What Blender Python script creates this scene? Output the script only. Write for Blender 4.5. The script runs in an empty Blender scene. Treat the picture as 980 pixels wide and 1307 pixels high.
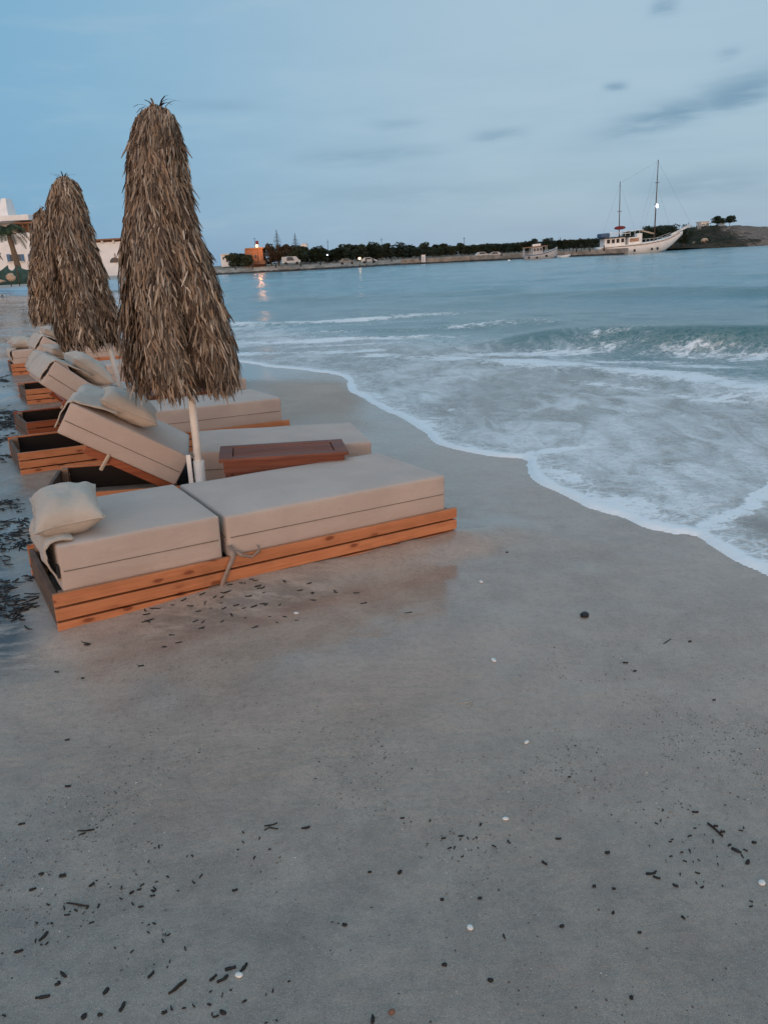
import bpy, bmesh, math, random
import numpy as np
from mathutils import Matrix, Vector, noise as mnoise

R = math.radians
C = bpy.context.scene.collection
SC = bpy.context.scene

# ------------------------------------------------------------------ camera
CAM_H, FPX, PITCH, ROLL = 1.5, 982.0, R(18.157), R(3.0)
cam = bpy.data.cameras.new('camera')
cam_o = bpy.data.objects.new('camera', cam); C.objects.link(cam_o)
cam.sensor_fit = 'HORIZONTAL'; cam.sensor_width = 36.0; cam.lens = 36.0 * FPX / 980.0
cam.clip_start = 0.05; cam.clip_end = 20000
_fw = Vector((0, math.cos(PITCH), -math.sin(PITCH))); _up = Vector((0, math.sin(PITCH), math.cos(PITCH))); _rt = Vector((1, 0, 0))
_cx = _rt * math.cos(ROLL) - _up * math.sin(ROLL); _cy = _rt * math.sin(ROLL) + _up * math.cos(ROLL)
_m = Matrix((_cx, _cy, -_fw)).transposed().to_4x4(); _m.translation = Vector((0, 0, CAM_H))
cam_o.matrix_world = _m
SC.camera = cam_o

def ray(px, py):
    return _fw * FPX + _cx * (px - 490.0) + _cy * (653.5 - py)
def at(px, py, Y):                      # point of a sight line at the depth Y
    d = ray(px, py); return Vector((0, 0, CAM_H)) + d * (Y / d.y)

# ------------------------------------------------------------------ world (dusk sky) and the afterglow behind the camera
SUN_EL, SUN_AZ = R(3.0), R(195.0)       # the sun has just gone down behind the photographer
w = bpy.data.worlds.new('World'); SC.world = w; w.use_nodes = True
nt = w.node_tree; nt.nodes.clear()
def N(t, **kw):
    n = nt.nodes.new(t)
    for k, v in kw.items(): setattr(n, k, v)
    return n
def mth(op, a, b=None, c=None):
    n = N('ShaderNodeMath', operation=op)
    for i, v in enumerate((a, b, c)):
        if v is None: continue
        if isinstance(v, (int, float)): n.inputs[i].default_value = v
        else: nt.links.new(v, n.inputs[i])
    return n.outputs[0]
def mixc(f, a, b, mode='MIX'):
    n = N('ShaderNodeMix', data_type='RGBA', blend_type=mode)
    for i, v in ((0, f), (6, a), (7, b)):
        if isinstance(v, (int, float)): n.inputs[i].default_value = v
        elif isinstance(v, tuple): n.inputs[i].default_value = (*v, 1)
        else: nt.links.new(v, n.inputs[i])
    return n.outputs[2]
def mapr(x, a, b, c=0.0, d=1.0, smooth=True):
    n = N('ShaderNodeMapRange', interpolation_type='SMOOTHSTEP' if smooth else 'LINEAR')
    nt.links.new(x, n.inputs[0])
    for i, v in enumerate((a, b, c, d)): n.inputs[i + 1].default_value = v
    return n.outputs[0]
sky = N('ShaderNodeTexSky', sky_type='NISHITA', sun_disc=False, sun_elevation=SUN_EL, sun_rotation=SUN_AZ)
sky.air_density = 1.0; sky.dust_density = 0.6; sky.ozone_density = 2.0
tc = N('ShaderNodeTexCoord'); sp = N('ShaderNodeSeparateXYZ'); nt.links.new(tc.outputs['Generated'], sp.inputs[0])
az = mth('ARCTAN2', sp.outputs[0], sp.outputs[1]); el = mth('ARCSINE', sp.outputs[2])
# colours of the clear dusk sky by height and by side
elv = mapr(el, -0.02, 0.55, smooth=False)
ramp = N('ShaderNodeValToRGB'); nt.links.new(elv, ramp.inputs[0])
RC = [(0.0, (.268, .408, .560)), (.10, (.312, .452, .592)), (.32, (.365, .502, .612)), (.62, (.378, .520, .625)), (1.0, (.290, .440, .560))]
while len(ramp.color_ramp.elements) < len(RC): ramp.color_ramp.elements.new(0.5)
for e, (p, c) in zip(ramp.color_ramp.elements, RC): e.position = p; e.color = (*c, 1)
side = mapr(az, -0.52, 0.22)
col = mixc(side, mixc(1.0, ramp.outputs[0], (.50, .78, .96), 'MULTIPLY'), ramp.outputs[0])
# the low veil of thin grey cloud and the darker streaks, placed by bearing and height
comb = N('ShaderNodeCombineXYZ'); nt.links.new(mth('MULTIPLY', az, 4.0), comb.inputs[0]); nt.links.new(mth('MULTIPLY', el, 22.0), comb.inputs[1])
nz = N('ShaderNodeTexNoise'); nt.links.new(comb.outputs[0], nz.inputs['Vector']); nz.inputs['Scale'].default_value = 1.3; nz.inputs['Detail'].default_value = 6; nz.inputs['Roughness'].default_value = .55
nz2 = N('ShaderNodeTexNoise'); nt.links.new(comb.outputs[0], nz2.inputs['Vector']); nz2.inputs['Scale'].default_value = 4.0; nz2.inputs['Detail'].default_value = 6
veil = mth('MULTIPLY', mapr(nz.outputs['Fac'], .42, .70), mapr(el, 0.32, 0.10))
col = mixc(mth('MULTIPLY', veil, .16), col, (.20, .31, .44))
col = mixc(mth('MULTIPLY', mapr(nz.outputs['Fac'], .50, .30), .22), col, (.40, .52, .62))
def azel(px, py):
    d = ray(px, py).normalized(); return math.atan2(d.x, d.y), math.asin(d.z)
streaks = [((935, 122), (772, 168), .0115, .95), ((1010, 94), (880, 134), .0150, .95), ((560, 190), (380, 203), .008, .32), ((672, 167), (600, 174), .007, .38),
           ((540, 155), (470, 158), .006, .25), ((800, 108), (770, 110), .004, .5), ((945, 66), (915, 70), .005, .35), ((865, 4), (830, 10), .007, .5), ((640, 240), (360, 248), .010, .22),
           ((985, 222), (800, 240), .014, .30), ((330, 135), (215, 132), .006, .2)]
mask = None
for p0, p1, wd, amp in streaks:
    a0, e0 = azel(*p0); a1, e1 = azel(*p1)
    ca, ce = (a0 + a1) / 2, (e0 + e1) / 2; L = math.hypot(a0 - a1, e0 - e1) / 2; th = math.atan2(e0 - e1, a0 - a1)
    da = mth('SUBTRACT', az, ca); de = mth('SUBTRACT', el, ce)
    de = mth('ADD', de, mth('MULTIPLY', mth('SUBTRACT', nz2.outputs['Fac'], .5), wd * 2.2))
    x = mth('ADD', mth('MULTIPLY', da, math.cos(th) / L), mth('MULTIPLY', de, math.sin(th) / L))
    y = mth('ADD', mth('MULTIPLY', da, -math.sin(th) / wd), mth('MULTIPLY', de, math.cos(th) / wd))
    g = mth('EXPONENT', mth('MULTIPLY', mth('ADD', mth('POWER', mth('ABSOLUTE', x), 2.6), mth('MULTIPLY', y, y)), -1.0))
    g = mth('MULTIPLY', g, min(.95, amp * 1.5))
    mask = g if mask is None else mth('MAXIMUM', mask, g)
mask = mth('MULTIPLY', mask, mapr(nz2.outputs['Fac'], .25, .6, .45, 1.0))
col = mixc(mask, col, (.165, .290, .425))
# afterglow low on the side of the sky behind the camera
col = mixc(mapr(el, .62, 1.25), col, (.60, .84, 1.03))
behind = mth('MULTIPLY', mapr(mth('MULTIPLY', sp.outputs[1], -1.0), -.1, .9), mapr(el, .60, .0))
col = mixc(behind, col, (2.5, 1.60, 1.05))
nis = N('ShaderNodeMix', data_type='RGBA'); nis.inputs[0].default_value = .05
skm = mixc(1.0, sky.outputs[0], (.5, .5, .5), 'MULTIPLY')
nt.links.new(col, nis.inputs[6]); nt.links.new(skm, nis.inputs[7])
bg = N('ShaderNodeBackground'); bg.inputs[1].default_value = .10
sc10 = mixc(1.0, nis.outputs[2], (10., 10., 10.), 'MULTIPLY')
nt.links.new(sc10, bg.inputs[0])
wo = N('ShaderNodeOutputWorld'); nt.links.new(bg.outputs[0], wo.inputs[0])

sun = bpy.data.lights.new('sun', 'SUN'); sun.energy = .95; sun.angle = R(35); sun.color = (1.0, .67, .50)
so = bpy.data.objects.new('sun', sun); C.objects.link(so)
_sd = Vector((math.sin(SUN_AZ) * math.cos(R(9)), math.cos(SUN_AZ) * math.cos(R(9)), math.sin(R(9))))
so.rotation_euler = _sd.to_track_quat('Z', 'Y').to_euler()
SC.view_settings.view_transform = 'Standard'; SC.view_settings.look = 'None'
SC.view_settings.exposure = 0.02; SC.view_settings.gamma = 1.0; SC.view_settings.use_curve_mapping = False
SC.render.engine = 'CYCLES'
SC.cycles.max_bounces = 5; SC.cycles.use_denoising = True
SC.cycles.sample_clamp_indirect = 4.0

# ------------------------------------------------------------------ material helper
MATS = {}
class NT:
    def __init__(s, name):
        s.m = bpy.data.materials.new(name); s.m.use_nodes = True; s.t = s.m.node_tree; s.t.nodes.clear()
        s.out = s.n('ShaderNodeOutputMaterial'); s.b = s.n('ShaderNodeBsdfPrincipled'); s.l(s.b.outputs[0], s.out.inputs[0])
        s.co = s.n('ShaderNodeTexCoord').outputs
        MATS[name] = s.m
    def n(s, t, **kw):
        n = s.t.nodes.new(t)
        for k, v in kw.items(): setattr(n, k, v)
        return n
    def l(s, a, b): s.t.links.new(a, b)
    def put(s, v, sock):
        if isinstance(v, bpy.types.NodeSocket): s.l(v, sock)
        elif isinstance(v, tuple) and len(v) == 3 and sock.type == 'RGBA': sock.default_value = (*v, 1)
        else: sock.default_value = v
    def math(s, op, a, b=0.0, c=0.0):
        n = s.n('ShaderNodeMath', operation=op)
        for i, v in enumerate((a, b, c)): s.put(v, n.inputs[i])
        return n.outputs[0]
    def mix(s, f, a, b, mode='MIX'):
        n = s.n('ShaderNodeMix', data_type='RGBA', blend_type=mode)
        s.put(f, n.inputs[0]); s.put(a, n.inputs[6]); s.put(b, n.inputs[7]); return n.outputs[2]
    def rng(s, x, a, b, c=0.0, d=1.0):
        n = s.n('ShaderNodeMapRange', interpolation_type='SMOOTHSTEP'); s.put(x, n.inputs[0])
        for i, v in enumerate((a, b, c, d)): s.put(v, n.inputs[i + 1])
        return n.outputs[0]
    def map(s, vec, scale=(1, 1, 1), rot=(0, 0, 0), loc=(0, 0, 0)):
        n = s.n('ShaderNodeMapping'); s.l(vec, n.inputs[0]); n.inputs[1].default_value = loc; n.inputs[2].default_value = rot; n.inputs[3].default_value = scale
        return n.outputs[0]
    def noise(s, vec, scale, detail=4, rough=.55, dist=0.0, col=False):
        n = s.n('ShaderNodeTexNoise'); s.l(vec, n.inputs['Vector']); n.inputs['Scale'].default_value = scale
        n.inputs['Detail'].default_value = detail; n.inputs['Roughness'].default_value = rough; n.inputs['Distortion'].default_value = dist
        return n.outputs[1 if col else 0]
    def voro(s, vec, scale, feature='F1'):
        n = s.n('ShaderNodeTexVoronoi', feature=feature); s.l(vec, n.inputs['Vector']); n.inputs['Scale'].default_value = scale
        return n.outputs
    def bump(s, h, strength, dist=.01, normal=None):
        n = s.n('ShaderNodeBump'); s.put(strength, n.inputs['Strength']); n.inputs['Distance'].default_value = dist
        s.l(h, n.inputs['Height'])
        if normal is not None: s.l(normal, n.inputs['Normal'])
        return n.outputs[0]
    def attr(s, name): 
        n = s.n('ShaderNodeAttribute'); n.attribute_name = name; return n.outputs['Fac']
    def island(s): return s.n('ShaderNodeNewGeometry').outputs['Random Per Island']
    def objrand(s): return s.n('ShaderNodeObjectInfo').outputs['Random']
    def set(s, **kw):
        names = dict(col='Base Color', rough='Roughness', normal='Normal', spec='Specular IOR Level', metal='Metallic', ior='IOR', emit='Emission Color', es='Emission Strength', sheen='Sheen Weight', sub='Subsurface Weight', alpha='Alpha')
        for k, v in kw.items(): s.put(v, s.b.inputs[names[k]])
        return s

def simple(name, col, rough=.6, var=.18, nscale=6.0, spec=.3, bump=0.0, coord='Object', metal=0.0):
    s = NT(name); n = s.noise(s.co[coord], nscale, 5, .6)
    c = s.mix(s.rng(n, .3, .7), tuple(x * (1 - var) for x in col), tuple(min(1, x * (1 + var)) for x in col))
    s.set(col=c, rough=rough, spec=spec, metal=metal)
    if bump: s.set(normal=s.bump(s.noise(s.co[coord], nscale * 6, 4), bump, .02))
    return s.m

# --- sand
s = NT('sand'); P = s.co['Object']
wet = s.attr('wet'); damp_shade = s.attr('damp_shade'); wrack = s.attr('wrack')
big = s.noise(P, .9, 4, .55); mid = s.noise(P, 5.0, 5, .6); fine = s.noise(P, 420, 3, .7); grain = s.voro(P, 700)['Color']
dry = s.mix(s.rng(big, .35, .65), (.50, .355, .268), (.58, .425, .33))
wetc = s.mix(s.rng(mid, .35, .65), (.355, .258, .203), (.44, .33, .262))
c = s.mix(wet, dry, wetc)  # wet sand, plus the near-foreground shade painted in through wet
c = s.mix(damp_shade, c, s.mix(s.rng(mid, .35, .65), (.235, .203, .172), (.325, .277, .232)))  # foreground darkening from weaker sky sheen, painted in; also the moist left strip
c = s.mix(s.rng(fine, .35, .65, 0, .62), c, s.mix(.55, c, (.05, .045, .04)), 'MIX')
mott = s.noise(P, 38, 5, .65)
c = s.mix(s.rng(mott, .42, .75, 0, .38), c, s.mix(.6, c, (.06, .05, .042)))
sp_ = s.n('ShaderNodeSeparateColor'); s.l(grain, sp_.inputs[0])
c = s.mix(s.rng(sp_.outputs[0], .93, .97, 0, .5), c, (.55, .50, .44))
c = s.mix(s.rng(sp_.outputs[1], .93, .97, 0, .6), c, (.04, .035, .03))
wn = s.noise(s.map(P, (1.0, 3.2, 1), (0, 0, R(20))), 3.2, 7, .68)
c = s.mix(s.math('MULTIPLY', wrack, s.rng(wn, .40, .56, 0, .88)), c, (.020, .024, .028))
rr = s.math('ADD', s.rng(wet, 0, 1, .60, .09), s.rng(mid, .3, .7, -.05, .06))
h = s.math('ADD', s.math('MULTIPLY', fine, .5), s.math('MULTIPLY', s.noise(P, 60, 4, .6), 1.0))
h2 = s.math('ADD', h, s.math('MULTIPLY', s.noise(s.map(P, (1.4, 3.0, 1), (0, 0, R(-25))), 5.5, 4, .5), 3.0))
s.set(col=c, rough=rr, spec=.5, normal=s.bump(h2, s.rng(wet, 0, 1, .80, .07), .006))

# --- water
s = NT('sea_water'); P = s.co['Object']
dep = s.attr('depth'); foam = s.attr('foam'); edge = s.attr('edge'); stir = s.attr('stir')
st = s.noise(s.map(P, (2.6, .75, 1), (0, 0, R(-38))), 1.7, 6, .62, .6)
film = s.mix(s.rng(st, .35, .68), (.215, .182, .155), (.335, .312, .290))
mid_ = s.mix(s.rng(s.noise(P, .7, 4), .3, .7), (.125, .215, .235), (.190, .275, .290))
deep = s.mix(s.rng(s.noise(s.map(P, (.3, 1, 1)), .25, 4), .3, .7), (.080, .230, .295), (.120, .285, .345))
c = s.mix(s.rng(dep, .0, .42), film, mid_); c = s.mix(s.rng(dep, .40, 1.0), c, deep)
c = s.mix(s.math('MULTIPLY', stir, .85), c, (.030, .125, .130))
wash = s.attr('wash')
n1 = s.noise(s.map(P, (1.5, 2.4, 1), (0, 0, R(-25))), 2.1, 10, .70, .8)
n2 = s.noise(P, 7.5, 8, .66, .5)
nst = s.noise(s.map(P, (2.1, 1.0, 1), (0, 0, R(-48))), 1.25, 6, .58, 1.6)
wp = s.n('ShaderNodeVectorMath', operation='ADD'); s.l(P, wp.inputs[0])
wj = s.n('ShaderNodeVectorMath', operation='SCALE'); s.l(s.noise(P, 5, 4, .6, col=True), wj.inputs[0]); wj.inputs['Scale'].default_value = .22; s.l(wj.outputs[0], wp.inputs[1])
ve = s.voro(s.map(wp.outputs[0], (1, 1.5, 1), (0, 0, R(-25))), 5.0, 'DISTANCE_TO_EDGE')['Distance']
ve2 = s.voro(wp.outputs[0], 15, 'DISTANCE_TO_EDGE')['Distance']
nn = s.math('ADD', s.math('MULTIPLY', n1, .6), s.math('MULTIPLY', n2, .4))
lace = s.math('MAXIMUM', s.rng(ve, .13, .015), s.math('MULTIPLY', s.rng(ve2, .16, .02), .75))
f = s.rng(s.math('ADD', foam, s.math('MULTIPLY', s.math('SUBTRACT', nn, .5), 2.6)), .42, .80)
soft = s.math('MULTIPLY', s.rng(s.math('ADD', wash, s.math('MULTIPLY', s.math('SUBTRACT', nst, .5), 1.5)), .22, 1.04), .74)
f = s.math('MAXIMUM', f, soft)
f = s.math('ADD', f, s.math('MULTIPLY', s.math('MULTIPLY', lace, s.math('MAXIMUM', foam, s.math('MULTIPLY', wash, .40))), .50))
hol = s.rng(s.noise(wp.outputs[0], 24, 5, .62), .54, .66); hol2 = s.math('MULTIPLY', hol, s.rng(edge, .05, .16))
# the bright rim where the swash ends on the sand, and the lace behind it
er = s.rng(s.math('ADD', edge, s.math('MULTIPLY', s.math('SUBTRACT', n2, .5), .18)), .15, .075)
eb = s.rng(s.math('ADD', edge, s.math('MULTIPLY', s.math('SUBTRACT', n1, .5), .9)), .62, .05)
er2 = s.math('MULTIPLY', eb, s.math('ADD', .38, s.math('MULTIPLY', lace, .62)))
f = s.math('MINIMUM', s.math('MULTIPLY', s.math('MAXIMUM', s.math('MAXIMUM', f, er2), er), s.math('SUBTRACT', 1.0, s.math('MULTIPLY', hol2, .34))), 1.0)
bub = s.rng(s.noise(P, 60, 4, .6), .3, .7, .86, 1.0)
fc = s.mix(bub, (.66, .68, .70), (.84, .85, .86))
f = s.math('MULTIPLY', f, .94)
c = s.mix(f, c, fc)
rp = s.math('ADD', s.noise(s.map(P, (1, 2.2, 1), (0, 0, R(8))), 3.2, 5, .6), s.math('MULTIPLY', s.noise(P, 14, 4, .6), .25))
rp2 = s.math('ADD', rp, s.math('MULTIPLY', s.noise(s.map(P, (.5, 1.6, 1)), .55, 4, .6), 2.6))
nb = s.n('ShaderNodeBump'); nb.inputs['Distance'].default_value = .10; s.l(rp2, nb.inputs['Height']); s.l(s.rng(dep, .1, .8, .12, .62), nb.inputs['Strength'])
fb = s.n('ShaderNodeBump'); fb.inputs['Distance'].default_value = .02; s.l(f, fb.inputs['Height']); fb.inputs['Strength'].default_value = .6; s.l(nb.outputs[0], fb.inputs['Normal'])
rr = s.math('ADD', s.math('MULTIPLY', f, .5), s.rng(dep, 0, 1, .16, .14))
s.set(col=c, rough=rr, ior=1.33, spec=.5, normal=fb.outputs[0])

# --- timber
def timber(name, a, b, knot, rough=.45, knots=True):
    s = NT(name); P = s.co['Object']
    g = s.noise(s.map(P, (1.2, 14, 26)), 3.0, 6, .6, .6); g2 = s.noise(s.map(P, (.6, 5, 9)), 2.0, 3, .5, .3)
    c = s.mix(s.rng(g, .3, .7), a, b); c = s.mix(s.rng(g2, .35, .7, 0, .5), c, tuple(x * .62 for x in a))
    if knots:
        sx = s.n('ShaderNodeSeparateXYZ'); s.l(P, sx.inputs[0]); cb = s.n('ShaderNodeCombineXYZ'); s.l(s.math('ADD', s.math('MULTIPLY', sx.outputs[0], 6.6), s.math('MULTIPLY', sx.outputs[1], 6.1)), cb.inputs[0]); s.l(s.math('MULTIPLY', sx.outputs[2], 15.5), cb.inputs[1])
        kn = s.n('ShaderNodeTexVoronoi', voronoi_dimensions='2D'); s.l(cb.outputs[0], kn.inputs['Vector']); kn.inputs['Scale'].default_value = 1.0; k = kn.outputs
        c = s.mix(s.rng(s.island(), 0, 1, 0, .40), c, tuple(x * .66 for x in b))
        c = s.mix(s.rng(k['Distance'], .42, .16, 0, .18), c, tuple(x * .45 for x in a))
        kc = s.n('ShaderNodeSeparateColor'); s.l(k['Color'], kc.inputs[0]); km = s.rng(kc.outputs[0], .60, .66)
        kd = s.math('ADD', k['Distance'], s.math('MULTIPLY', s.math('SUBTRACT', s.noise(P, 25, 3), .5), .16))
        c = s.mix(s.math('MULTIPLY', km, s.rng(kd, .21, .10, 0, .9)), c, knot)
    dirt = s.noise(P, 2.3, 5, .65)
    c = s.mix(s.rng(dirt, .55, .8, 0, .45), c, tuple(x * .35 for x in a))
    s.set(col=c, rough=s.rng(g, .3, .7, rough - .08, rough + .12), spec=.35, normal=s.bump(g, .25, .004))
    return s.m
timber('pine_boards', (.48, .165, .070), (.62, .250, .115), (.19, .050, .020))
timber('red_boards', (.24, .062, .025), (.31, .090, .038), (.06, .02, .01), knots=False)
timber('weathered_boards', (.105, .066, .046), (.165, .110, .080), (.04, .02, .015), .7, knots=False)
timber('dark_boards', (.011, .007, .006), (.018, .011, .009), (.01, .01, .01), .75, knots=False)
timber('table_wood', (.150, .048, .030), (.235, .085, .052), (.05, .015, .01), .58, knots=False)
timber('end_grain', (.22, .15, .11), (.30, .20, .14), (.1, .06, .04), .7, knots=False)
timber('pale_stick', (.42, .33, .25), (.50, .40, .31), (.2, .1, .06), .6, knots=False)

def fabric(name, a, wr=.35, ws=7.0):
    s = NT(name); P = s.co['Object']
    wv = s.noise(P, 900, 2, .6); bl = s.noise(P, 3.5, 4, .55); st_ = s.noise(P, 22, 4, .6)
    c = s.mix(s.rng(bl, .35, .7), tuple(x * .93 for x in a), tuple(x * 1.05 for x in a))
    c = s.mix(s.rng(wv, .35, .65, 0, .30), c, tuple(x * .62 for x in a))
    c = s.mix(s.rng(st_, .58, .75, 0, .16), c, tuple(x * .6 for x in a))
    h = s.math('ADD', s.math('MULTIPLY', s.noise(s.map(P, (1, 1, 2.2)), ws, 4, .5, .4), 1.0), s.math('MULTIPLY', wv, .06))
    s.set(col=c, rough=.9, spec=.15, sheen=.15, normal=s.bump(h, wr, .02)); return s.m
fabric('mattress_fabric', (.495, .402, .352), .50, 5)
fabric('pillow_fabric', (.48, .415, .355), .55, 9)
simple('seam_thread', (.17, .14, .12), .9)
simple('black_webbing', (.02, .02, .022), .8)
simple('strap_fabric', (.27, .20, .165), .9, .2, 30)

# --- thatch
s = NT('thatch'); P = s.co['Object']; r = s.island()
rmp = s.n('ShaderNodeValToRGB'); s.l(r, rmp.inputs[0])
TC = [(0, (.045, .030, .022)), (.22, (.105, .074, .054)), (.44, (.225, .168, .124)), (.64, (.33, .255, .19)), (.77, (.285, .175, .10)), (.86, (.42, .34, .265)), (1, (.54, .46, .375))]
while len(rmp.color_ramp.elements) < len(TC): rmp.color_ramp.elements.new(.5)
for e, (p, cc) in zip(rmp.color_ramp.elements, TC): e.position = p; e.color = (*cc, 1)
z = s.noise(P, 3.0, 3)
c = s.mix(s.rng(z, .35, .65, 0, .35), rmp.outputs[0], (.115, .092, .078))
s.set(col=c, rough=.8, spec=.2)
simple('thatch_core', (.045, .030, .020), .9, .3, 12)
simple('white_pole', (.82, .80, .77), .45, .10, 9, bump=.1)
simple('hook_metal', (.10, .09, .08), .5)

# --- far things
simple('white_wall', (.74, .75, .76), .8, .06, 1.5)
simple('cream_wall', (.62, .58, .52), .8, .08, 1.5)
simple('grey_wall', (.42, .42, .41), .85, .12, 1.5)
simple('orange_wall', (.26, .125, .075), .85, .15, 1.2)
simple('roof_wood', (.24, .13, .075), .8, .2, 3)
simple('blue_shutter', (.07, .16, .28), .6)
simple('window_glass', (.03, .040, .05), .45, .1, 2, .5)
simple('shade_fabric', (.035, .085, .085), .85, .25, 3)
simple('rock', (.24, .20, .165), .9, .35, .45, bump=.7)
simple('pale_rock', (.46, .34, .25), .9, .2, 3, bump=.6)
simple('bank_rubble', (.25, .225, .195), .9, .35, .55, bump=.8)
simple('wet_rubble', (.035, .034, .032), .6, .4, .7, bump=.8)
simple('dry_soil', (.22, .185, .145), .95, .3, .2, bump=.5)
simple('bark', (.10, .075, .055), .9, .3, 8, bump=.5)
simple('palm_bark', (.17, .125, .090), .9, .3, 10, bump=.6)
def leafm(name, a, b):
    s = NT(name); r = s.island()
    n = s.noise(s.co['Object'], .8, 3)
    s.set(col=s.mix(s.math('MULTIPLY', s.math('ADD', r, s.rng(n, .3, .7)), .5), a, b), rough=.7, spec=.2); return s.m
leafm('dark_leaves', (.010, .018, .012), (.030, .045, .026))
leafm('olive_leaves', (.020, .028, .014), (.055, .060, .032))
leafm('brown_leaves', (.028, .022, .014), (.075, .052, .030))
leafm('palm_leaves', (.020, .040, .020), (.060, .095, .050))
simple('boat_white', (.72, .73, .73), .45, .07, .8)
simple('boat_grey', (.40, .41, .42), .5, .12, .8)
simple('boat_rust', (.33, .20, .13), .7, .3, 1.0)
simple('boat_blue', (.06, .11, .20), .6)
simple('boat_dark', (.022, .022, .025), .6)
simple('mast_wood', (.09, .060, .045), .6)
simple('red_canvas', (.16, .025, .030), .85)
simple('dark_metal', (.035, .035, .038), .5)
simple('skin', (.42, .26, .19), .6); simple('dark_cloth', (.018, .020, .026), .9); simple('grey_cloth', (.19, .20, .22), .9)
simple('car_paint', (.40, .41, .42), .25, .04, 2, .5); simple('car_grey', (.12, .13, .14), .25, .04, 2, .5); simple('rubber', (.02, .02, .02), .8)
# --- beach litter
simple('seaweed', (.016, .013, .012), .55, .4, 60)
simple('twig', (.026, .018, .014), .7, .4, 40)
simple('shell', (.68, .64, .60), .5, .12, 60)
simple('black_stone', (.012, .011, .012), .4, .3, 60)
simple('pale_reed', (.36, .32, .28), .8, .2, 40)
simple('red_pebble', (.22, .10, .06), .7, .2, 60)
s = NT('grit'); r = s.island(); rmp = s.n('ShaderNodeValToRGB'); s.l(r, rmp.inputs[0])
GC = [(0, (.03, .026, .024)), (.35, (.09, .07, .058)), (.7, (.20, .16, .13)), (.9, (.33, .29, .25)), (1, (.6, .57, .53))]
while len(rmp.color_ramp.elements) < len(GC): rmp.color_ramp.elements.new(.5)
for e, (p, cc) in zip(rmp.color_ramp.elements, GC): e.position = p; e.color = (*cc, 1)
s.set(col=rmp.outputs[0], rough=.6, spec=.3)
def emis(name, col, st):
    s = NT(name); s.set(col=col, emit=col, es=st); return s.m
emis('lamp_warm', (1.0, .66, .34), 7); emis('lamp_orange', (1.0, .50, .20), 8); emis('lamp_white', (.85, .93, 1.0), 7); emis('lamp_cool', (.8, .9, 1.0), 2.2)
M = MATS

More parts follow.
